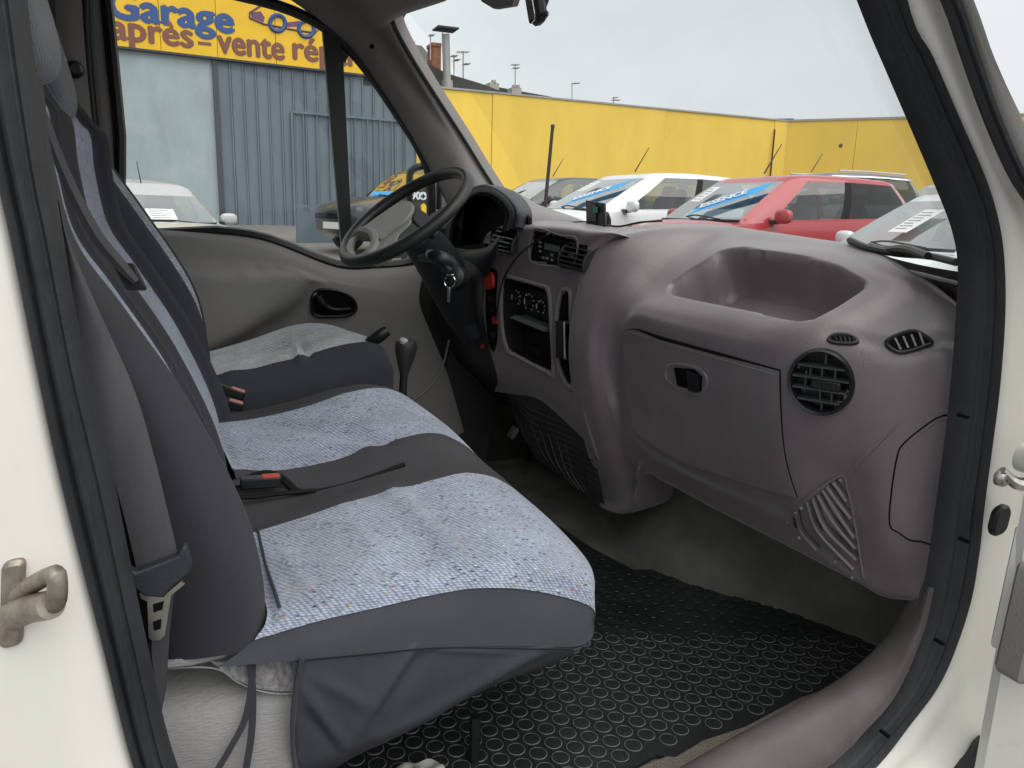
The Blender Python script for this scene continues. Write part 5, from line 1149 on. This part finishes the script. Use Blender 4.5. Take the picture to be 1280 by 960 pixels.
h2, r2 = house('grey_house', 'old grey roofed house behind the flue and the brick chimney', [(485, 52), (500, 54), (527, 57), (538, 70), (548, 85), (552, 95)], 40, 8, m_slate2)
h3, r3 = house('low_house', 'low dark roof behind the wall with two small pale chimneys', [(596, 104), (640, 112), (690, 121), (696, 128)], 44, 8, m_slate)
def boxat(px0, px1, py0, py1, y, d, m, name, par):
    a, b = BK(px0, py1, y), BK(px1, py0, y); c = (a+b)/2; mb = MB(); mb.box(c+A(0, d/2, 0), (abs(b[0]-a[0])/2, d/2, abs(b[2]-a[2])/2)); return mb.build(name, m, par)
ch = boxat(540.5, 551.5, 56, 100, 38, .9, m_brick, 'chimney', r2); boxat(540, 552, 54, 57, 37.95, 1.0, m_brick, 'chimney_cap', r2)
boxat(514, 519, 52, 68, 39, .5, m_metal, 'vent_pipe', r2)
boxat(612, 624, 104, 118, 43, .8, m_stone, 'chimney', r3); boxat(616, 620, 100, 104, 43, .3, m_stone, 'chimney_pot', r3)
boxat(640, 652, 110, 120, 43, .8, m_stone, 'chimney', r3); boxat(642, 645, 106, 110, 43, .3, m_stone, 'chimney_pot', r3); boxat(647, 650, 106, 110, 43, .3, m_stone, 'chimney_pot', r3)
fl = thing('flue', 'tall grey metal flue with a flat square cap rising from the slate roof', 'chimney', tuple(BK(558, 106, 26.5)))
mb = MB(); mb.tube([BK(559, 112, 26.5), BK(557, 43, 26.5)], .135, 12); mb.build('flue_pipe', m_metal, fl)
mb = MB(); mb.tube([BK(559, 111, 26.5), BK(558.6, 101, 26.5)], .20, 12); mb.build('flue_base', m_metal, fl)
c = BK(557, 36.5, 26.5); mb = MB(); mb.box(c, (.36, .36, .025)); mb.build('flue_cap', m_clad2, fl)
for s in (-1, 1): mb = MB(); mb.tube([c+A(.1*s, .05, -.02), BK(557, 44, 26.5)+A(.1*s, .05, 0)], .015, 5); mb.build('cap_bracket', m_metal, fl)
def aerial(px, pt, pb, y, label, arms):
    a = thing('tv_aerial', label, 'aerial', tuple(BK(px, pb, y)), group=None)
    mb = MB(); mb.tube([BK(px, pb, y), BK(px, pt, y)], .03, 6); mb.build('mast', m_metal, a)
    for dy, l0, l1 in arms:
        mb = MB(); mb.tube([BK(px+l0, pt+dy+l0*.05, y), BK(px+l1, pt+dy+l1*.05, y)], .022, 5); bo = mb.build('boom', m_metal, a)
        for t in range(5):
            q = BK(px+l0+(l1-l0)*(t+.5)/5, pt+dy+.2, y); mb = MB(); mb.tube([q+A(-.0, -.25, 0), q+A(.0, .25, .0)], .014, 4); mb.build('element', m_metal, bo)
aerial(499.5, 41, 54, 39, 'small cross shaped aerial on the ridge of the old grey roof', [(5, -3, 3)])
aerial(538, 43, 75, 37, 'tall aerial just left of the brick chimney', [(1, -2, 5)])
aerial(567.5, 69, 100, 33, 'lower aerial just right of the metal flue', [(1, -4, 4), (6, 0, 7)])
aerial(579, 64, 98, 33, 'taller of the two aerials right of the metal flue', [(1, -8, 7), (16, 0, 8)])
aerial(644, 80, 112, 42, 'aerial with two crossed booms above the pale chimneys', [(1, -5, 5), (5, -3, 5)])
aerial(715, 104, 128, 42, 'bent aerial standing alone above the middle of the yellow wall', [(0, 0, 9)])
aerial(767, 121, 136, 42, 'small aerial at the right end of the row above the yellow wall', [(1, 0, 4), (4, -2, 8)])
# distant shed and tree tops over the corner
sh = thing('far_shed', 'far blue grey corrugated shed roof showing over the corner of the yellow walls', 'building', (40, 44, 1))
a, b = P(935, 152, Y=44), P(990, 151, Y=44)
mb = MB(); mb.box(((a[0]+b[0])/2+6, 47, a[2]/2), (10, 3, a[2]/2)); mb.build('wall', m_metal, sh)
for k in range(14):
    c = a+(b-a)*(k+.5)/14; mb = MB(); mb.box(c+A(0, 1.2, .08), (.10, 1.4, .06)); mb.build('roof_rib', m_clad, sh)
# ================================================================== parked cars
m_tyre = mat('tyre', (.012, .012, .012), .8, bump=(60, .3))
m_rimw = mat('alloy rim', (.45, .46, .47), .3, metal=.8)
m_cglass = glass('car glass', (.55, .62, .61), 1.0, base=.06)
m_cwind = glass('car windscreen glass', (.62, .70, .68), .93, base=.42)
m_cglassd = glass('tinted car glass', (.30, .35, .35), 1.0)
m_cabin = mat('car interior', (.045, .045, .05), .8, var=(8, .3))
m_paper = mat('white paper', (.75, .77, .76), .8)
m_ink = mat('ink', (.28, .30, .34), .8)
m_ban = mat('blue banner', (.05, .36, .72), .6, var=(6, .05))
m_bant = mat('white print', (.75, .8, .85), .7)
m_plate = mat('number plate', (.75, .75, .72), .4)
m_lamp = mat('headlight', (.70, .74, .76), .08, metal=.6)
def paint(name, c): return mat(name, c, .32, var=(2, .03), coat=.8, spec=.5)
def lerp(a, b, t): return a+(b-a)*t
def car(label, loc, heading, paint_, L=3.9, Wd=1.70, H=1.48, belt=.95, xw=.95, xt=.15, xr=-1.35, xb=-1.75, hood=.72, glassm=None, group=None, sc=1.0, name='parked_car', roofm=None, rise=.08, wide=.80, rearcol=True, mirrors=True, crown=1.0):
    """front towards local +x"""
    g_ = glassm or m_cglass
    t = thing(name, label, 'car', loc, heading, group); t.scale = (sc, sc, sc)
    hl = L/2; W2 = Wd/2
    bz = lambda x: belt+rise*np.clip((xw-x)/(xw-xb), 0, 1)
    # lower body, one closed loft
    xs = [-hl, -hl+.05, -hl+.25, xb-.05, xb+.3, 0, xw-.5, xw-.1, xw+.15, lerp(xw, hl, .5), hl-.35, hl-.12, hl-.02, hl]
    sec = []
    for x in xs:
        e = abs(x)/hl; w = W2*(1-.30*max(0, (e-.72)/.28)**2.2)
        if x > xw-.12: zt_ = lerp(bz(xw), hood, np.clip((x-xw)/(hl-.1-xw), 0, 1)**1.3)
        else: zt_ = bz(x)
        if x > hl-.2: zt_ -= .10*((x-hl+.2)/.2)**2
        if x < -hl+.15: zt_ -= .25*((-hl+.15-x)/.15)**2
        zb_ = .22+.16*max(0, (e-.85)/.15)
        fl_ = .035
        h = [(0, zb_), (w*.86, zb_), (w*.97, zb_+.10), (w, zb_+.28), (w*1.0, lerp(zb_, zt_, .58)), (w*.975, zt_-.10), (w*.945, zt_-.02), (w*.80, zt_+.012), (w*.4, zt_+.03), (0, zt_+.035)]
        if x <= xw-.05 and x >= xb: h[7:] = [(w*.80, zt_-.05), (w*.4, zt_-.06), (0, zt_-.06)]
        sec.append([A(x, y, z) for y, z in h]+[A(x, -y, z) for y, z in h[-2:0:-1]])
    sec = cr1(np.array(sec), 3); mb = MB(); mb.grid(sec, closed=True)
    k = sec.shape[1]; mb.f += [tuple(range(k))[::-1], tuple(range((len(sec)-1)*k, len(sec)*k))]; mb.m += [0, 0]
    body = mb.build('body', paint_, t, local=True, ang=50)
    # cabin: rows from belt to roof round half the car
    A0 = xw-.26
    bl_ = [(xw, 0), (xw-.012, .28*Wd), (xw-.034, .41*Wd), (xw-.17, .455*Wd), (A0-.12, .468*Wd), (lerp(A0-.12, xb+.25, .47), .475*Wd), (lerp(A0-.12, xb+.25, .53), .475*Wd), (lerp(A0-.12, xb+.25, .93), .468*Wd), (xb+.22, .46*Wd), (xb+.06, .41*Wd), (xb+.01, .28*Wd), (xb, 0)]
    rf = wide
    tl = [(xt, 0), (xt-.006, .24*Wd), (xt-.018, .335*Wd), (xt-.12, .37*Wd*rf/.8), (xt-.24, .385*Wd*rf/.8), (lerp(xt-.24, xr+.2, .42), .385*Wd*rf/.8), (lerp(xt-.24, xr+.2, .50), .385*Wd*rf/.8), (lerp(xt-.24, xr+.2, .96), .375*Wd*rf/.8), (xr+.18, .37*Wd*rf/.8), (xr+.06, .34*Wd*rf/.8), (xr+.02, .25*Wd), (xr, 0)]
    def row(s):
        q = []
        for i, (a, b) in enumerate(zip(bl_, tl)):
            bulge = .035*math.sin(math.pi*s); x = lerp(a[0], b[0], s); y = lerp(a[1], b[1], s)
            x += (bulge if i < 3 else (-bulge if i > 8 else 0)); y += (bulge*.8 if 2 < i < 9 else 0)
            zt_ = H-.055-.02*(abs(b[0]-lerp(xt, xr, .45))/(xt-xr)*2)**2
            q.append(A(x, y, lerp(bz(a[0])-.03, zt_, s)))
        return q+[A(p[0], -p[1], p[2]) for p in q[-2:0:-1]]
    ss = [0, .07, .3, .55, .8, .92, 1.0]
    rows = np.array([row(s) for s in ss]); n = rows.shape[1]
    cols_glass = {'windscreen': [0, 1, n-1, n-2], 'side_window': [4], 'side_window_r': [n-1-4], 'rear_side': [6], 'rear_side_r': [n-1-6], 'quarter': [7], 'quarter_r': [n-1-7], 'rear_window': [9, 10, n-1-9, n-1-10]}
    gl_all = set(sum(cols_glass.values(), []))
    if not rearcol: gl_all -= {7, n-1-7}; cols_glass.pop('quarter'); cols_glass.pop('quarter_r')
    mb = MB(); v = list(rows.reshape(-1, 3)); f = []; fm_ = []
    for i in range(len(ss)-1):
        for j in range(n):
            if 1 <= i <= 4 and j in gl_all: continue
            f.append((i*n+j, i*n+(j+1) % n, (i+1)*n+(j+1) % n, (i+1)*n+j)); fm_.append(1 if (j in (5, n-1-5) and 1 <= i <= 4) else 0)
    # roof: shrinking rings with a crown
    top = rows[-1]; xc = lerp(xt, xr, .5); prev = (len(ss)-1)*n
    for kf, kz in ((.93, .022), (.75, .040), (.4, .052), (.02, .055)):
        o_ = len(v); v += [A(xc+(p[0]-xc)*kf, p[1]*kf, p[2]+kz*crown) for p in top]
        f += [(prev+j, prev+(j+1) % n, o_+(j+1) % n, o_+j) for j in range(n)]; fm_ += [2]*n; prev = o_
    mb.add(v, f); mb.m = fm_
    mb.build('cabin', [paint_, m_blackm, roofm or paint_], t, local=True, ang=55)
    for nm, cl in cols_glass.items():
        mb = MB()
        for j in cl:
            for i in range(1, 5): mb.add([rows[i][j], rows[i][(j+1) % n], rows[i+1][(j+1) % n], rows[i+1][j]], [(0, 1, 2, 3)])
        o = mb.build(nm.replace('_r', '') if nm not in ('rear_window', 'rear_side', 'rear_side_r') else ('rear_window' if nm == 'rear_window' else 'side_window'), m_cwind if nm == 'windscreen' else g_ if not nm.startswith('rear') and not nm.startswith('quarter') else m_cglassd, t, local=True)
        bm = bmesh.new(); bm.from_mesh(o.data); bmesh.ops.remove_doubles(bm, verts=bm.verts, dist=1e-4); bm.to_mesh(o.data); bm.free()
        # dark surround of the glass
        if nm == 'windscreen':
            mb = MB(); lo_ = [rows[1][j] for j in (n-3, n-2, n-1, 0, 1, 2, 3)][1:-1]; mb.tube([p+A(.012, 0, -.005) for p in lo_], .018, 6); mb.build('scuttle', m_blackm, t, local=True)
            mb = MB(); a = rows[1][1]; mb.tube([a+A(.03, -.05, .01), a+A(.0, -.5, .05), a+A(-.05, -.75, .03)], .009, 6, sub=3); mb.build('wiper', m_black, t, local=True)
    # interior
    mb = MB(); mb.box((xw-.32, 0, belt-.04), (.20, W2*.84, .06)); mb.build('dash', m_cabin, t, local=True)
    for sx_ in ((xt-.35), (xt-1.15)):
        for s in (-1, 1):
            g = superq(A(sx_-.08, .36*s, .88), (.09, .22, .30), (A(1, 0, .15), A(0, 1, 0), A(-.15, 0, 1)), .6, 8); mb = MB(); mb.grid(g, closed=True)
            g = superq(A(sx_-.16, .36*s, 1.22), (.05, .12, .09), (A(1, 0, .15), A(0, 1, 0), A(-.15, 0, 1)), .6, 8); mb.grid(g, closed=True); mb.build('seat', m_cabin, t, local=True)
    for s in (-1, 1):
        if mirrors:
            g = superq(A(A0-.16, s*(W2+.10), belt+.06), (.055, .11, .075), (A(1, .1*s, 0), A(0, 1, 0), A(0, 0, 1)), .7, 10); mb = MB(); mb.grid(g, closed=True); mi = mb.build('mirror', paint_, t, local=True)
            mb = MB(); mb.box((A0-.15, s*(W2-.03), belt+.0), (.04, .06, .02)); mb.build('mirror_arm', m_black, mi, local=True)
        g = superq(A(hl-.24, s*W2*.68, hood-.10), (.16, .16, .075), (A(1, -.3*s, -.35), A(0, 1, 0), A(.3, 0, 1)), .9, 10); mb = MB(); mb.grid(g, closed=True); mb.build('headlight', m_lamp, t, local=True)
        for wx in (hl-.72, -hl+.62):
            mb = MB(); mb.lathe((wx, s*(W2-.20), .30), A(0, s, 0), [(.20, 0), (.29, .0), (.30, .03), (.30, .17), (.285, .205), (.20, .20)], 24); wh = mb.build('wheel', m_tyre, t, local=True)
            mb = MB(); mb.lathe((wx, s*(W2-.02), .30), A(0, s, 0), [(.20, -.02), (.195, .012), (.15, .002), (.05, .012), (.03, .018)], 20); mb.build('rim', m_rimw, wh, local=True)
    mb = MB(); mb.box((hl-.0, 0, .46), (.02, .26, .055)); mb.build('number_plate', m_plate, t, local=True)
    mb = MB(); mb.box((hl-.05, 0, .58), (.04, .42, .04)); mb.build('grille', m_black, t, local=True)
    mb = MB(); rb_ = A(xt-.18, 0, H); mb.tube([rb_, rb_+A(-.22, 0, .34)], [.010, .005], 6); mb.build('roof_antenna', m_black, t, local=True)
    t['_r'] = 0
    rr_ = dict(rows=rows, n=n, body=body, t=t, W2=W2, hl=hl)
    del t['_r']
    return rr_
def toworld(c, p):
    t = c['t']; a = t.rotation_euler[2]; p = A(*p)*t.scale[0]; return A(t.location[0]+p[0]*math.cos(a)-p[1]*math.sin(a), t.location[1]+p[0]*math.sin(a)+p[1]*math.cos(a), t.location[2]+p[2])
def ws_frame(c, s, y, off=-.02):
    """point on the windscreen: s up the glass, y across (metres, + is the car's left)"""
    r = c['rows']; n = c['n']; i = 1; lo_, hi_ = r[1], r[5]
    def line(rw):
        idx = [n-2, n-1, 0, 1, 2]; ys_ = [rw[j][1] for j in idx]; return A(*[np.interp(y, ys_, [rw[j][k] for j in idx]) for k in range(3)])
    mid_ = A(0, 0, 0)+line(lo_)*(1-s)+line(hi_)*s+A(.035*math.sin(math.pi*(.07+.85*s))*.9, 0, 0)
    return toworld(c, mid_+A(off, 0, off*.6))
def paper(c, s0, s1, y0, y1, label, lines=6, sk=0):
    q = [ws_frame(c, s, y, .045) for s, y in ((s0, y0), (s0, y1), (s1, y1+sk), (s1, y0+sk))]
    n = nrm(np.cross(q[1]-q[0], q[3]-q[0])); o = thing('paper_sheet', label, 'notice', tuple(q[0]))
    mb = MB(); mb.prism(q, -n*.002); mb.build('sheet', m_paper, o)
    nn = n if np.dot(n, EYE-q[0]) > 0 else -n
    for k in range(lines):
        f0 = .85-.7*k/max(1, lines-1); a = q[0]*(1-f0)+q[3]*f0; b = q[1]*(1-f0)+q[2]*f0; e_ = .12+.3*rnd.rand(); a, b = a*.88+b*.12, a*e_+b*(1-e_)
        mb = MB(); mb.box((a+b)/2+nn*.004, (np.linalg.norm(b-a)/2, .0035, .001), (nrm(b-a), nrm(np.cross(nn, b-a)), nn)); mb.build('print_line', m_ink, o)
def banner(c, pts, txt, label, flip=1):
    """pts: two (s, y) ends of the lower edge, width across"""
    (s0, y0), (s1, y1), w = pts
    N = 8; lo_, hi_ = [], []
    for k in range(N+1):
        t = k/N; s, y = lerp(s0, s1, t), lerp(y0, y1, t); lo_.append(ws_frame(c, s, y, .05)); hi_.append(ws_frame(c, s+w, y+w*.1, .05))
    n = nrm(np.cross(lo_[-1]-lo_[0], hi_[0]-lo_[0])); n = n if np.dot(n, EYE-lo_[0]) > 0 else -n
    o = thing('banner', label, 'banner', tuple(lo_[0])); mb = MB(); g = np.array([[p-n*.001 for p in lo_], [p-n*.001 for p in hi_]]); mb.grid(g); g2 = np.array([lo_, hi_]); mb.grid(g2); mb.build('strip', m_ban, o)
    ax = nrm(lo_[-1]-lo_[0]); ay = nrm(np.cross(n, ax)); Lw = np.linalg.norm(lo_[-1]-lo_[0]); Hh = abs(np.dot(hi_[4]-lo_[4], ay))
    text(txt, 'lettering', m_bant, lo_[0]+ax*Lw*.17+ay*Hh*.27+n*.012, ax, ay, Lw*.66, Hh*.46, o, .03, .002)
PI = math.pi
hd = PI  # row faces -X
m_redp = paint('red paint', (.40, .028, .035)); m_whp = paint('white car paint', (.74, .77, .78)); m_dkp = paint('dark grey paint', (.035, .04, .045)); m_silp = paint('silver paint', (.45, .46, .46)); m_blk = paint('black blue paint', (.012, .015, .022)); m_gyp = paint('grey paint', (.10, .11, .115))
red = car('red five door hatchback with a blue banner on its windscreen', (5.83, 7.11, 0.3), R(183), m_redp, L=3.75, Wd=1.68, H=1.50, xw=1.0, xt=.22, xr=-1.45, xb=-1.75, rise=.10, sc=0.948)
fie = car('white hatchback with a blue banner on its windscreen, left of the red car', (5.67, 9.73, 0.34), R(186), m_whp, L=4.0, Wd=1.72, H=1.50, xw=1.10, xt=.15, xr=-1.5, xb=-1.85, rise=.10, sc=1.0)
drk = car('dark grey saloon at the left end of the parked row, behind the black antenna', (6.04, 13.2, 0.5), R(185.7), m_dkp, L=4.4, Wd=1.76, H=1.46, xw=1.05, xt=.2, xr=-1.2, xb=-1.9, glassm=m_cglass, sc=0.965)
wht = car('white car close beyond the dashboard with a paper sheet in its windscreen', (6.31, 4.91, 0.14), R(178), m_whp, L=3.9, Wd=1.70, H=1.50, xw=1.05, xt=.15, xr=-1.4, xb=-1.8, sc=0.925)
suv = car('dark grey estate with chrome window line and roof rails behind the red car', (10.65, 11.67, 0.51), R(177), m_gyp, L=4.5, Wd=1.82, H=1.66, belt=1.02, xw=1.0, xt=.25, xr=-1.75, xb=-2.05, glassm=m_cglassd, sc=0.98)
slv = car('silver car parked at the far right behind the white one', (13.2, 10.67, 0.56), R(182), m_silp, L=4.1, Wd=1.72, H=1.48, xw=1.0, xt=.2, xr=-1.4, xb=-1.8, sc=0.99)
fia = car('small black hatchback with a blue banner on its windscreen in front of the garage cladding', (3.73, 13.9, 0.49), R(200), m_blk, L=3.6, Wd=1.63, H=1.49, belt=.94, xw=.85, xt=.15, xr=-1.3, xb=-1.62, hood=.80, sc=1.0)
sil = car('silver car with a printed sheet on its windscreen, outside the driver window', (-0.64, 10.65, 0.15), R(-76), m_silp, L=4.2, Wd=1.74, H=1.40, xw=1.0, xt=.2, xr=-1.3, xb=-1.8, crown=3.0, sc=0.9)
banner(red, ((.05, -.14), (.62, .56), .30), 'ESSENCE', 'blue banner reading ESSENCE across the windscreen of the red car')
banner(fie, ((.05, -.10), (.60, .56), .30), 'ESSENCE', 'blue banner reading ESSENCE across the windscreen of the white hatchback')
paper(red, .42, .82, -.42, -.26, 'white price sheet on the windscreen of the red car', 5, .04)
paper(fie, .55, .86, -.40, -.22, 'small white sheet high in the windscreen of the white hatchback', 4, .04)
paper(wht, .25, .74, -.16, .06, 'white price sheet in the windscreen of the car closest to the dashboard', 7, .05)
paper(sil, .05, .42, -.12, .22, 'white printed sheet on the windscreen of the silver car', 5, 0)
banner(fia, ((.08, .55), (.12, -.5), .12), 'DIESEL' if False else '', 'blue banner along the foot of the windscreen of the small black hatchback') if False else None
m_b2 = m_ban
q = [ws_frame(fia, s, y, .02) for s, y in ((.04, .55), (.06, -.45), (.24, -.45), (.22, .55))]; n_ = nrm(np.cross(q[1]-q[0], q[3]-q[0]))
mb = MB(); mb.prism(q, n_*.003); tag(mb.build('banner', m_ban), 'plain blue banner along the foot of the black hatchback windscreen', 'banner')
# chrome window line and roof rails of the estate
r = suv['rows']; n = suv['n']
for js in (range(3, 10), range(n-9, n-2)):
    mb = MB(); mb.tube([r[5][j]+A(0, .012*np.sign(r[5][j][1]), 0) for j in js], .016, 6, sub=3); mb.build('window_trim', m_chrome, suv['t'], local=True)
    mb = MB(); mb.tube([r[6][j]*A(1, .96, 1)+A(0, 0, .055) for j in js][1:-1], .018, 6, sub=3); mb.build('roof_rail', m_silp, suv['t'], local=True)
# board added beyond the driver's mirror in place of what its glass reflects
ab = thing('reflection_board', 'black and yellow board with white lettering, added for the reflection in the driver mirror', 'sign', tuple(P(528, 290, Y=8)))
def AB(px, py, o=0): return P(px, py, Y=8-o)
mb = MB(); mb.prism([AB(a, b) for a, b in [(505, 236), (536, 233), (538, 262), (538, 300), (505, 300)]], (0, .06, 0)); mb.build('board', mat('olive black board', (.03, .03, .018), .5), ab)
mb = MB(); mb.prism([AB(a, b, .004) for a, b in [(526, 256), (530, 254), (537, 262), (537, 296), (529, 292)]], (0, .003, 0)); mb.build('yellow_patch', m_yel, ab)
for pa_ in ([(505, 300), (505, 330)], [(536, 300), (536, 330)]):
    mb = MB(); mb.tube([AB(*pa_[0]), AB(pa_[1][0], 345)], .03, 6); mb.build('post', m_black, ab)
text('90', 'lettering', m_bant, AB(514.5, 249, .012), A(1, 0, 0), Z1, .09, .075, ab, .03, .002)
mb = MB(); mb.lathe(AB(529, 245, .012), A(0, -1, 0), [(.042, -.004), (.042, .0)], 18); rd_ = mb.build('roundel', m_bant, ab)
for h in ((.024, .006), (.006, .024)):
    mb = MB(); mb.box(AB(529, 245, .018), (h[0], .003, h[1])); mb.build('cross_bar', m_pit, rd_)
